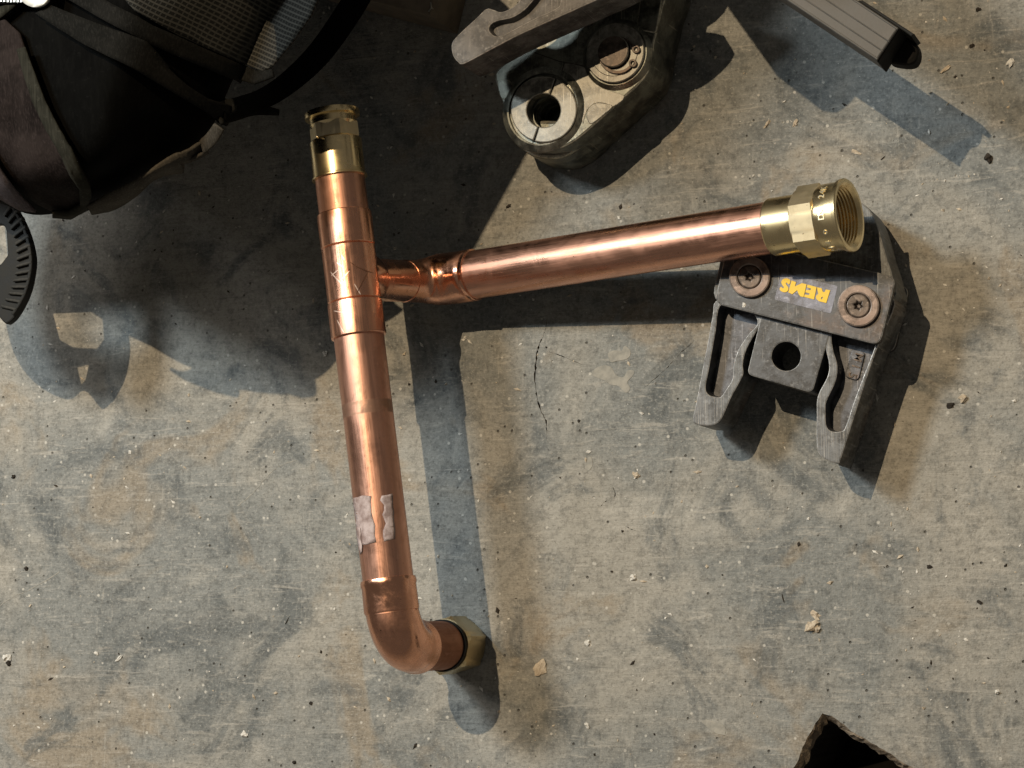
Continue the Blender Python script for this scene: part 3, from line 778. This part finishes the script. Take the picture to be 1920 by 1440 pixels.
# retaining ring with two eyes
a0 = math.radians(42); a1 = math.radians(340 - 0)
def cl(a, r): return (px_ + r * math.cos(a), py_ + r * math.sin(a))
oo = [cl(a0 + (a1 - a0) * i / 40, 34 + 2.5 * math.sin(math.pi * i / 40)) for i in range(41)]; ii = [cl(a1 + (a0 - a1) * i / 40, 29.5) for i in range(41)]
clip = plate('retaining_ring', oo + ii, ZT + .0036 + .0052, ZT + .0036 + .0036, M['screw'], ol, (), .0003)
for ex, ey in ((1192, 92), (1186, 118)):
    plate('ring_eye', circ(ex, ey, 7.5, 24), ZT + .0036 + .0053, ZT + .0036 + .0035, M['screw'], clip, [(circ(ex, ey, 3.4, 16), None)], .0003)
# pads ground into the face, and the pale recess at the top right
pad1 = smoothc(z2([(1065, 760), (1085, 710), (1130, 685), (1190, 690), (1242, 708), (1180, 765), (1098, 826), (1072, 800)]), 3)
plate('ground_pad', pad1, ZT + .0006, ZT - .002, M['ground'], ol, (), .0005)
plate('ground_pad', smoothc(z2([(472, 560), (505, 530), (555, 540), (575, 590), (550, 640), (500, 660)]), 3), ZT + .0006, ZT - .002, M['steelolive'], ol, (), .0005)
fc = smoothc(z2([(920, 425), (1060, 455), (1100, 520), (1180, 590), (1320, 640), (1240, 712), (1190, 690), (1120, 690), (1065, 745), (1040, 830), (1025, 700), (1005, 610), (960, 560), (895, 515)]), 3)
plate('ground_face', fc, ZT + .0003, ZT - .002, M['ground'], ol, (), .0004)
plate('grip_inlay', rounded(z2([(1425, -60), (1575, -60), (1530, 222), (1395, 200)]) and [(x, y, 8) for x, y in z2([(1425, -60), (1580, -60), (1530, 224), (1396, 200)])], 5), ZT + .0012, ZT - .002, M['steelolive'], ol, (), .0012)
# seams
def seam(pts, h, w=1.6):
    plate('seam', bandpoly(pts, w), h + .00025, h - .002, M['darkchip'], ol, (), .00005)
seam(z2([(918, 420), (905, 460), (885, 515)]), ZT + .0003)
seam(z2([(720, 350), (880, 408), (1075, 445)]), ZT)
seam(z2([(712, 925), (706, 960), (706, 985)]), ZT)

# ------------------------------------------------------------------ worn grey arm lying over the olive jaws
ZA = .127
g = at(960, 60, 0)
arm = empty('press_jaws', Vector((g.x, g.y, 0)), 'worn grey press jaw arm with long pocket at the top edge', 'press jaws', 'steel press jaws on the floor')
ao = smoothc(z2([(165, 290), (205, 235), (330, 118), (395, 58), (440, 62), (490, 78), (550, 58), (605, 18), (650, -50), (730, -140), (1000, -330), (1500, -330), (1350, -110), (1050, 38), (640, 222), (430, 330), (250, 424), (205, 412), (172, 365)]), 5)
ap = smoothc(z2([(416, 190), (432, 160), (480, 138), (570, 118), (650, 68), (705, 10), (775, -70), (900, -100), (890, 10), (860, 55), (700, 130), (560, 205), (500, 235), (455, 238), (425, 215)]), 5)
plate('jaw_arm', ao, ZA, ZA - .036, M['armgrey'], arm, [(ap, .006)], .0011)
plate('jaw_tail', smoothc([(1040, -140), (1150, -120), (1220, -180), (1200, -280), (1060, -320), (990, -240)], 4), ZA - .002, .004, M['armgrey'], arm, (), .002)

# ------------------------------------------------------------------ grooved bar and raised grip of a tool, upper right
def z7(l): return [(1360 + x / 3.4286, y / 3.4286) for x, y in l]
g = at(1560, -20, 0)
tool = empty('tool_stand', Vector((g.x, g.y, 0)), 'grooved grey metal bar of a tool at the upper right edge', 'tool')
ZB = .134
bar = z7([(1112, 178), (972, 388), (390, 0), (-360, -500), (-220, -710), (850, 3)])
plate('bar', [bar[0], bar[1], bar[3], bar[4]], ZB, ZB - .026, M['bar'], tool, (), .0010)
dv = (Vector(bar[3]) - Vector(bar[1]))
for f0, f1 in ((.02, .07), (.27, .30), (.56, .59), (.94, .985)):
    a, b = Vector(bar[1]).lerp(Vector(bar[0]), f0), Vector(bar[1]).lerp(Vector(bar[0]), f1)
    plate('rib', [tuple(a), tuple(b), tuple(b + dv), tuple(a + dv)], ZB + .0009, ZB - .001, M['bar'], tool, (), .0004)
plate('end_cap', z7([(1106, 172), (1122, 184), (982, 398), (966, 386)]), ZB - .002, ZB - .030, M['rubbershade'], tool, (), .0008)
sr = z7([(880, 0), (1215, 218), (1195, 232), (1105, 176), (850, 4)])
plate('side_rail', [sr[0], sr[1], sr[2], (sr[4][0], sr[4][1])], ZB - .006, ZB - .03, M['rubber'], tool, (), .0008)
plate('shade_blob', smoothc(z7([(1040, 330), (1110, 250), (1180, 238), (1225, 275), (1240, 330), (1225, 385), (1190, 410), (1120, 410), (1050, 390)]), 4), ZB - .026, ZB - .04, M['rubbershade'], tool, (), .003)  # added dark solid standing in for the soft shadow by the bar end
# what stands above the frame: its shadow falls across the concrete
def shadow_caster(sx, sy, h):
    s = at(sx, sy, 0); return s + (W_POS - s) * (h / W_POS.z)
q0, q1, q2 = shadow_caster(1585, 185, .24), shadow_caster(1505, 105, .24), shadow_caster(1425, -20, .24)
sweep('motor_housing', [q0, q0.lerp(q1, .15), q1, q2, shadow_caster(1370, -110, .24)], [.012, .016, .021, .024, .024], M['rubber'], tool, 32)
st0 = at(1400, -330, 0)
sweep('post', [Vector((q2.x - .03, q2.y + .06, .006)), Vector((q2.x - .02, q2.y + .04, .10)), q2], [.02, .018, .02], M['rubber'], tool, 24)

# ------------------------------------------------------------------ tool bag
def loft(levels, nv=120, nz=44, wr=.004):
    """levels: (h, ring in photo pixels on that level)"""
    rings = []
    for h, px in levels:
        p = [at(x, y, h) for x, y in px]
        d = smoothc([tuple(v) for v in p], 16); 
        L = [0]
        d = [Vector(q) for q in d]
        for i in range(len(d)): L.append(L[-1] + (d[(i + 1) % len(d)] - d[i]).length)
        out = []
        for k in range(nv):
            t = k / nv * len(d); i = int(t); f = t - i
            out.append(d[i % len(d)].lerp(d[(i + 1) % len(d)], f))
        rings.append(out)
    vs = []; fs = []; n = len(rings)
    for j in range(nz + 1):
        u = j / nz * (n - 1); i = min(int(u), n - 2); t = u - i
        g_ = lambda q: rings[max(0, min(n - 1, q))]
        for k in range(nv):
            p0, p1, p2, p3 = g_(i - 1)[k], g_(i)[k], g_(i + 1)[k], g_(i + 2)[k]
            p = .5 * ((2 * p1) + (p2 - p0) * t + (2 * p0 - 5 * p1 + 4 * p2 - p3) * t * t + (3 * p1 - p0 - 3 * p2 + p3) * t ** 3)
            if 0 < j < nz:
                w = noise.noise(p * 14) * wr + noise.noise(p * 34) * wr * .35
                c = (p - Vector((sum(q.x for q in g_(i)) / nv, sum(q.y for q in g_(i)) / nv, p.z))).normalized()
                p = p + c * w
            vs.append(p)
    for j in range(nz):
        for k in range(nv):
            fs.append((j * nv + k, j * nv + (k + 1) % nv, (j + 1) * nv + (k + 1) % nv, (j + 1) * nv + k))
    fs.append(tuple(range(nv))); fs.append(tuple(nz * nv + k for k in range(nv)))
    return vs, fs
ring_mid = [(-215, 250), (-150, 292), (-40, 356), (60, 392), (168, 380), (280, 328), (376, 256), (414, 192), (448, 110), (494, 20), (556, -80), (610, -180), (640, -330), (250, -440), (-150, -250), (-260, 60)]
ring_top = [(-150, 180), (-110, 225), (-38, 280), (60, 304), (150, 300), (204, 250), (228, 185), (250, 120), (268, 50), (288, -20), (310, -100), (320, -200), (300, -330), (100, -420), (-120, -250), (-170, 20)]
cxm, cym = 230, -30
def scaled(r, k, dx, dy): return [(cxm + (x - cxm) * k + dx, cym + (y - cym) * k + dy) for x, y in r]
levels = [(.002, scaled(ring_mid, .52, 30, -80)), (.05, scaled(ring_mid, .62, 20, -60)), (.12, scaled(ring_mid, .82, 8, -28)), (.19, scaled(ring_mid, .985, 0, -2)), (.2245 / 1.06, ring_mid), (.262 / 1.06, [((p[0] + q[0]) / 2 + 6, (p[1] + q[1]) / 2 + 8) for p, q in zip(ring_mid, ring_top)]), (.298 / 1.06, ring_top),
    (.310 / 1.06, [(80 + (x - 80) * .7, -50 + (y + 50) * .7) for x, y in ring_top]), (.315 / 1.06, [(80 + (x - 80) * .12, -50 + (y + 50) * .12) for x, y in ring_top])]
levels = [(h * 1.06, r) for h, r in levels]
vs, fs = loft(levels)
g = at(60, -60, 0)
bag = empty('tool_bag', Vector((g.x, g.y, 0)), 'dark fabric tool bag with straps and net pocket in the upper left corner', 'bag')
me, Mx = mesh_from(vs, fs)
bodyb = obj('bag_body', me, M['black'], bag, Mx, 80)
bb_ = bvh_of(bodyb)
F = .2245
def fold(amp, sc):
    return lambda x, y: Vector((0, 0, 0)) + (CAM - at(x, y, F)).normalized() * (amp * noise.noise(Vector((x / sc, y / sc, 3.1))))
drape('side_flap', [(0 - 60, 60), (20, 40), (48, 66), (62, 110), (78, 155), (98, 205), (122, 250), (148, 290), (166, 330), (166, 366), (140, 383), (110, 384), (74, 366), (40, 338), (10, 304), (-60, 260)], bb_, M['brown'], bag, .004, .003, 4, F, 16, 0, 70, fold(.004, 70))
drape('flap_binding', bandpoly([(56, 96), (70, 140), (88, 190), (112, 238), (138, 280), (157, 325), (157, 362), (128, 378), (100, 376)], [16, 20, 22, 22, 20, 18, 16, 12, 10]), bb_, M['binding'], bag, .0085, .002, 3, F, 8, 0, 70)
drape('mauve_strap', [(-60, 190), (0, 262), (22, 300), (48, 336), (76, 367), (50, 364), (20, 346), (-20, 330), (-70, 290)], bb_, M['mauve'], bag, .011, .002, 3, F, 12)
drape('net_pocket', [(212, -30), (610, -30), (585, 30), (550, 80), (512, 126), (494, 134), (440, 112), (330, 66), (250, 22)], bb_, M['net'], bag, .004, .002, 4, F, 14, 0, 70, fold(.003, 90))
drape('pocket_binding', bandpoly([(130, -20), (200, 22), (270, 62), (340, 92), (420, 124), (480, 146), (514, 138)], [34, 34, 34, 36, 34, 26, 14]), bb_, M['web'], bag, .0055, .002, 3, F, 10)
drape('webbing_strap', [(84, 32), (112, 18), (190, 50), (262, 76), (282, 98), (304, 128), (336, 156), (372, 178), (410, 188), (438, 186), (444, 206), (412, 232), (372, 204), (320, 174), (240, 128), (160, 84)], bb_, M['web'], bag, .009, .0022, 4, F, 12, 0, 70, fold(.002, 60))
def ribbon(name, rows, mat, parent, thick=.0022, lie=False):
    """strap in free space: rows of (x, y, height, width in pixels)"""
    rr = smoothc([tuple(map(float, r)) for r in rows], 7, False); vs_ = []; fs_ = []
    for i, r in enumerate(rr):
        a_ = rr[max(0, i - 1)]; b_ = rr[min(len(rr) - 1, i + 1)]; t_ = Vector((b_[0] - a_[0], b_[1] - a_[1])).normalized()
        for k in (-.5, 0, .5):
            x_, y_ = r[0] - t_.y * r[3] * k, r[1] + t_.x * r[3] * k
            vs_.append(cast(bb_, x_, y_, .010, r[2]) if lie else at(x_, y_, r[2] + (.0015 if k == 0 else 0)))
    for i in range(len(rr) - 1):
        for k in (0, 1): fs_.append((3 * i + k, 3 * i + k + 1, 3 * i + 4 + k, 3 * i + 3 + k))
    me_, Mr = mesh_from(vs_, fs_); o_ = obj(name, me_, mat, parent, Mr, 60)
    m_ = o_.modifiers.new('thickness', 'SOLIDIFY'); m_.thickness = thick; m_.offset = 0
    return o_
ribbon('loose_strap', [(418, 210, .232, 40), (452, 200, .200, 38), (496, 184, .160, 38), (540, 156, .138, 40), (592, 108, .124, 44), (640, 44, .112, 46), (690, -40, .10, 46), (730, -140, .09, 46)], M['black'], bag)
ribbon('strap_tail', [(414, 228, .236, 14), (446, 214, .195, 22), (478, 206, .155, 20), (522, 211, .132, 8)], M['web'], bag)
def on_high(sx, sy, h):                      # the point at height h whose shadow from the bulb falls on photo point (sx, sy)
    q = at(sx, sy, 0); return q + (W_POS - q) * (h / W_POS.z)
ribbon('hanging_strap', [(404, 232, .244, 38), (384, 258, .238, 44), (352, 278, .233, 40), (312, 288, .230, 28), (272, 306, .230, 16), (236, 332, .231, 24), (200, 352, .232, 28), (164, 366, .232, 16)], M['tan'], bag, lie=True)
hp_ = [on_high(x, y, .40) for x, y in ((992, 278), (886, 468), (830, 486), (826, 400), (820, 368), (776, 344), (810, 240), (900, 90), (1080, 110))]  # unseen slab added to darken the floor, outlined from the wanted shadow
bmh = solid([(p.x, p.y) for p in hp_], .405, .39, (), .002)
meh = bpy.data.meshes.new('shadow_blocker'); ch_ = hp_[0].copy(); ch_.z = 0
for v in bmh.verts: v.co -= ch_
bmh.to_mesh(meh); bmh.free(); obj('shadow_blocker', meh, M['web'], bag, Matrix.Translation(ch_), 30)
sweep('blocker_support', [on_high(990, 160, .395), at(300, -330, .38), at(200, -330, .34), at(120, -260, .30)], [.014, .013, .013, .013], M['web'], bag, 20)  # unseen support added along with the shadow slab
drape('corner_patch', [(-30, 24), (0, 22), (40, 10), (42, 16), (20, 34), (0, 48), (-30, 60)], bb_, M['binding'], bag, .006, .002, 3, F, 10)
zp = drape('zip_tape', [(-40, -6), (70, -6), (70, 12), (-40, 16)], bb_, M['black'], bag, .008, .001, 3, F, 10)
for k in range(11):
    p = cast(bb_, 2 + k * 6.2, 7, .0098, F); me = txt = None
    me, Mq = mesh_from([(p.x + sx * .0007, p.y + sy * .0013, p.z + sz * .0008) for sx in (-1, 1) for sy in (-1, 1) for sz in (-1, 1)], [(0, 1, 3, 2), (4, 6, 7, 5), (0, 4, 5, 1), (2, 3, 7, 6), (0, 2, 6, 4), (1, 5, 7, 3)])
    obj('zip_tooth', me, M['zip'], zp, Mq, None)
drape('zip_pull', smoothc([(66, -30), (62, 0), (72, 16), (88, 23), (106, 18), (114, 2), (112, -30)], 3), bb_, M['pull'], bag, .0125, .003, 2, F, 6, 0, 60)
# side buckle strap: a strap hanging off the bag in a loop just past the left edge
# ------------------------------------------------------------------ ribbed rubber strap
HS = .135
lo = smoothc([(-6, 330), (22, 380), (48, 430), (61, 480), (58, 520), (48, 556), (30, 590), (14, 606), (4, 602), (-24, 572), (-56, 590), (-116, 560), (-158, 500), (-176, 400), (-160, 300), (-90, 260)], 4)
hole1 = rounded([(-84, 425, 5), (10, 420, 14), (14, 478, 10), (0, 496, 6), (-44, 494, 6), (-70, 480, 8)], 4)
hole2 = rounded([(-38, 528, 3), (-14, 522, 3), (-22, 556, 2), (-30, 566, 2)], 4)
g = at(-40, 440, 0)
strap = empty('rubber_strap', Vector((g.x, g.y, 0)), 'black ribbed rubber strap hanging beside the bag at the left edge', 'strap')
def tilt(v):
    p = project(v.co); v.co.z += (600 - p[1]) * .00012
plate('strap_loop', lo, HS, HS - .006, M['rubber'], strap, [(hole1, None), (hole2, None)], .0012)
cl_ = [(20, 400), (36, 440), (42, 480), (40, 515), (30, 548), (14, 578)]
cc = smoothc([(8, 384), (26, 412), (39, 450), (43, 488), (38, 524), (26, 556), (8, 586)], 5, False)
acc = 0
for i in range(1, len(cc) - 1):
    a, b = Vector(cc[i - 1]), Vector(cc[i + 1]); t_ = (b - a).normalized(); nrm_ = Vector((-t_.y, t_.x)) + t_ * .35
    c_ = Vector(cc[i])
    if i % 2 == 0:
        q = [c_ - nrm_ * 15 - t_ * 3.1, c_ + nrm_ * 13 - t_ * 3.1, c_ + nrm_ * 13 + t_ * 3.1, c_ - nrm_ * 15 + t_ * 3.1]
        plate('rib', [tuple(x) for x in q], HS + .0030, HS - .001, M['rubberrib'], strap, (), .0009)
plate('edge_bead', bandpoly(smoothc([(-4, 340), (20, 384), (44, 430), (56, 480), (53, 520), (42, 556), (22, 590)], 4, False), 6), HS + .0026, HS - .001, M['rubber'], strap, (), .0009)
sweep('hanger', [at(-150, 330, HS - .003), at(-200, 200, .16), at(-180, 60, .19)], .006, M['rubber'], strap, 16)

# ------------------------------------------------------------------ box corner at the top edge
bx_ = rounded([(640, -60, 0), (860, -60, 0), (812, 4, 0), (806, 28, 3), (692, -1, 0)], 4)
box = plate('board_box', [(600, -160), (850, -160), (806, 29), (690, 0), (560, -34)], .055, .001, M['card'], None, (), .0008)
tag(box, 'brown board box corner at the top edge beside the bag', 'box')
stp = plate('staple', bandpoly([(807, 4), (808, 14), (803, 22)], 2.2), .0556, .052, M['zip'], box, (), .0002)

# ------------------------------------------------------------------ crumbs and grit
def lump(r, seed, sub=2):
    bm = bmesh.new(); bmesh.ops.create_icosphere(bm, subdivisions=sub, radius=1)
    rs = random.Random(seed); off = Vector((rs.uniform(-9, 9), rs.uniform(-9, 9), rs.uniform(-9, 9)))
    for v in bm.verts:
        n_ = v.co.normalized(); k = 1 + .6 * noise.noise(n_ * 1.4 + off) + .45 * noise.noise(n_ * 3.6 + off)
        k *= 1 - .22 * (noise.cell(n_ * 2.2 + off) - .5)
        v.co = Vector((n_.x * k * r[0], n_.y * k * r[1], max(-.35, n_.z * k) * r[2]))
    zm = min(v.co.z for v in bm.verts)
    for v in bm.verts: v.co.z -= zm
    me = bpy.data.meshes.new('lump'); bm.to_mesh(me); bm.free(); return me
PX = .00038
crumbs = [('plaster_crumb', 1524, 1173, 13, 9, 7, 'chip', .4, 'broken pale plaster crumb, largest of the pile near the right middle', 'crumb'),
 ('plaster_crumb', 1527, 1152, 9, 6, 4, 'chip', -.6, 'small pale plaster crumb just above the largest broken one', 'crumb'),
 ('plaster_crumb', 1533, 1180, 6, 5, 4, 'chip', .9, 'small dark-edged plaster crumb touching the largest one on its right', 'crumb'),
 ('plaster_flake', 1012, 1254, 15, 10, 4, 'chip', 1.1, 'flat tan plaster flake right of the brass nut shadow', 'flake'),
 ('plaster_flake', 1344, 1363, 21, 9, 1.0, 'slurry', -.45, 'flat leaf-shaped pale flake near the bottom edge', 'flake'),
 ('dark_pebble', 1853, 296, 9, 9, 8, 'darkchip', .1, 'round dark pebble at the end of the bar shadow', 'pebble'),
 ('white_chip', 14, 1233, 9, 7, 6, 'white', .3, 'white chip at the left edge of the floor', 'chip'),
 ('dark_pebble', 17, 1243, 7, 6, 6, 'darkchip', .3, 'dark crumb touching the white chip at the left edge', 'pebble'),
 ('white_chip', 1187, 1083, 6, 5, 5, 'white', .3, 'single white pebble in the lower middle of the floor', 'chip'),
 ('white_chip', 1102, 1205, 7, 4.5, 4, 'white', -.5, 'small white chip above right of the tan flake', 'chip'),
 ('white_chip', 1101, 1360, 6, 3.5, 3.5, 'white', -.8, 'small white chip left of the leaf-shaped flake', 'chip'),
 ('white_chip', 224, 1234, 10, 3.5, 3, 'white', .75, 'elongated white splinter chip in the lower left', 'chip'),
 ('white_chip', 181, 1225, 5, 4, 3, 'white', 0, 'tiny white chip just left of the elongated splinter', 'chip'),
 ('white_chip', 459, 1377, 6, 5, 4, 'white', 0, 'pale chip on the floor at the lower left centre', 'chip'),
 ('wood_sliver', 1773, 130, 11, 2.6, 2.5, 'chip', .6, 'pale wood sliver right of the grooved bar end', 'sliver'),
 ('wood_sliver', 1439, 232, 8, 3, 2.5, 'chip', .9, 'pale sliver below the bar shadow, left one of two', 'sliver'),
 ('wood_sliver', 1492, 231, 6, 3, 2.5, 'chip', 1.0, 'pale sliver below the bar shadow, right one of two', 'sliver'),
 ('wood_sliver', 1604, 285, 9, 3, 2, 'chip', -.4, 'pale sliver above the brass pipe end', 'sliver'),
 ('twig', 1655, 297, 8, 1.4, 1.6, 'darkchip', .7, 'thin dark twig above right of the brass pipe end', 'twig'),
 ('twig', 538, 1165, 9, 1.4, 1.6, 'darkchip', 1.1, 'thin dark twig left of the copper elbow', 'twig'),
 ('twig', 1468, 1122, 10, 1.3, 1.5, 'darkchip', -1.3, 'thin dark twig above left of the plaster crumbs', 'twig'),
 ('white_chip', 1895, 118, 8, 5, 4, 'white', .9, 'whitish chip near the right edge, level with the bar end', 'chip'),
 ('dark_pebble', 1835, 18, 5, 4, 4, 'darkchip', .2, 'small dark crumb at the top right corner', 'pebble'),
 ('dark_pebble', 1823, 86, 6, 4, 3, 'darkchip', .2, 'small dark crumb between bar end and right edge', 'pebble'),
 ('plaster_crumb', 1806, 747, 8, 6, 5, 'chip', .2, 'pale crumb right of the lettered press jaws', 'crumb'),
 ('dark_pebble', 1783, 760, 9, 6, 4, 'darkchip', .2, 'dark crumb right of the lettered press jaws', 'pebble'),
 ('white_chip', 1395, 572, 4, 3, 1.5, 'white', 1.1, '', ''),
 ('white_chip', 1193, 891, 7, 5, 4, 'chip', -.4, 'tan pebble in the middle of the bare floor', 'chip'),
 ('dark_pebble', 50, 1066, 5, 5, 4, 'darkchip', .2, 'small dark crumb by the left edge above the white chip', 'pebble'),
 ('dark_pebble', 26, 893, 6, 5, 4, 'darkchip', .2, 'dark crumb high on the left edge', 'pebble'),
 ('white_chip', 610, 663, 5, 4, 3, 'white', .9, 'white chip left of the tee in the shade', 'chip'),
 ('dark_pebble', 552, 1429, 5, 4, 4, 'darkchip', .2, 'dark crumb at the bottom edge', 'pebble'),
 ('dark_pebble', 583, 1318, 5, 4, 4, 'darkchip', .2, 'dark crumb below left of the elbow', 'pebble'),
 ('white_chip', 1870, 1297, 4, 4, 4, 'white', .2, 'white chip at the lower right', 'chip'),
 ('dark_pebble', 1836, 1129, 7, 4, 3, 'darkchip', -.8, 'dark crumb right of the plaster crumbs', 'pebble'),
 ('dark_pebble', 1742, 1063, 6, 4, 3, 'darkchip', -.3, 'dark crumb above right of the plaster crumbs', 'pebble'),
 ('dark_pebble', 954, 387, 6, 4, 3, 'darkchip', .4, 'dark crumb between the olive jaws and the branch pipe', 'pebble')]
for i, (nm, x, y, a, b, c, m, rz, lab, cat) in enumerate(crumbs):
    z = 0 if lab else ZP
    o = obj(nm, lump([q * PX * (.72 if m == 'darkchip' else .95) for q in (a, b, c)], i), M[m], jaw if not lab else None, Matrix.Translation(at(x, y, z)) @ Matrix.Rotation(rz, 4, 'Z'), 12)
    if lab: tag(o, lab, cat)
rs = random.Random(11); gv = []; gf = []; gm = []
OCT = [(1, 0, 0), (-1, 0, 0), (0, 1, 0), (0, -1, 0), (0, 0, 1), (0, 0, -1)]
OF = [(0, 2, 4), (2, 1, 4), (1, 3, 4), (3, 0, 4), (2, 0, 5), (1, 2, 5), (3, 1, 5), (0, 3, 5)]
for k in range(1800):
    x, y = rs.uniform(-60, 1980), rs.uniform(-60, 1500)
    if x > 1470 and y > 1330: continue
    p = at(x, y, 0); s = PX * (rs.random() ** 4 * 3.0 + .55); el = rs.uniform(.7, 2.4)
    R_ = Matrix.Translation(p + Vector((0, 0, s * .3))) @ Matrix.Rotation(rs.uniform(0, 6.3), 4, 'Z') @ Matrix.Rotation(rs.uniform(-.6, .6), 4, 'X') @ Matrix.Diagonal((s * el, s, s * rs.uniform(.4, .9), 1))
    n0 = len(gv); gv += [R_ @ (Vector(v) + Vector((rs.uniform(-.35, .35), rs.uniform(-.35, .35), rs.uniform(-.2, .2)))) for v in OCT]
    gf += [tuple(n0 + i for i in f) for f in OF]; gm += [rs.choices((0, 1, 2), (5, 5, 1.6))[0]] * 8
me = bpy.data.meshes.new('grit'); me.from_pydata(gv, [], gf)
for k in ('white', 'chip', 'darkchip'): me.materials.append(M[k])
me.polygons.foreach_set('material_index', gm); gr = obj('grit', me, None, None, None, None); tag(gr, 'fine pale and dark grit scattered over the concrete', 'grit', kind='stuff')
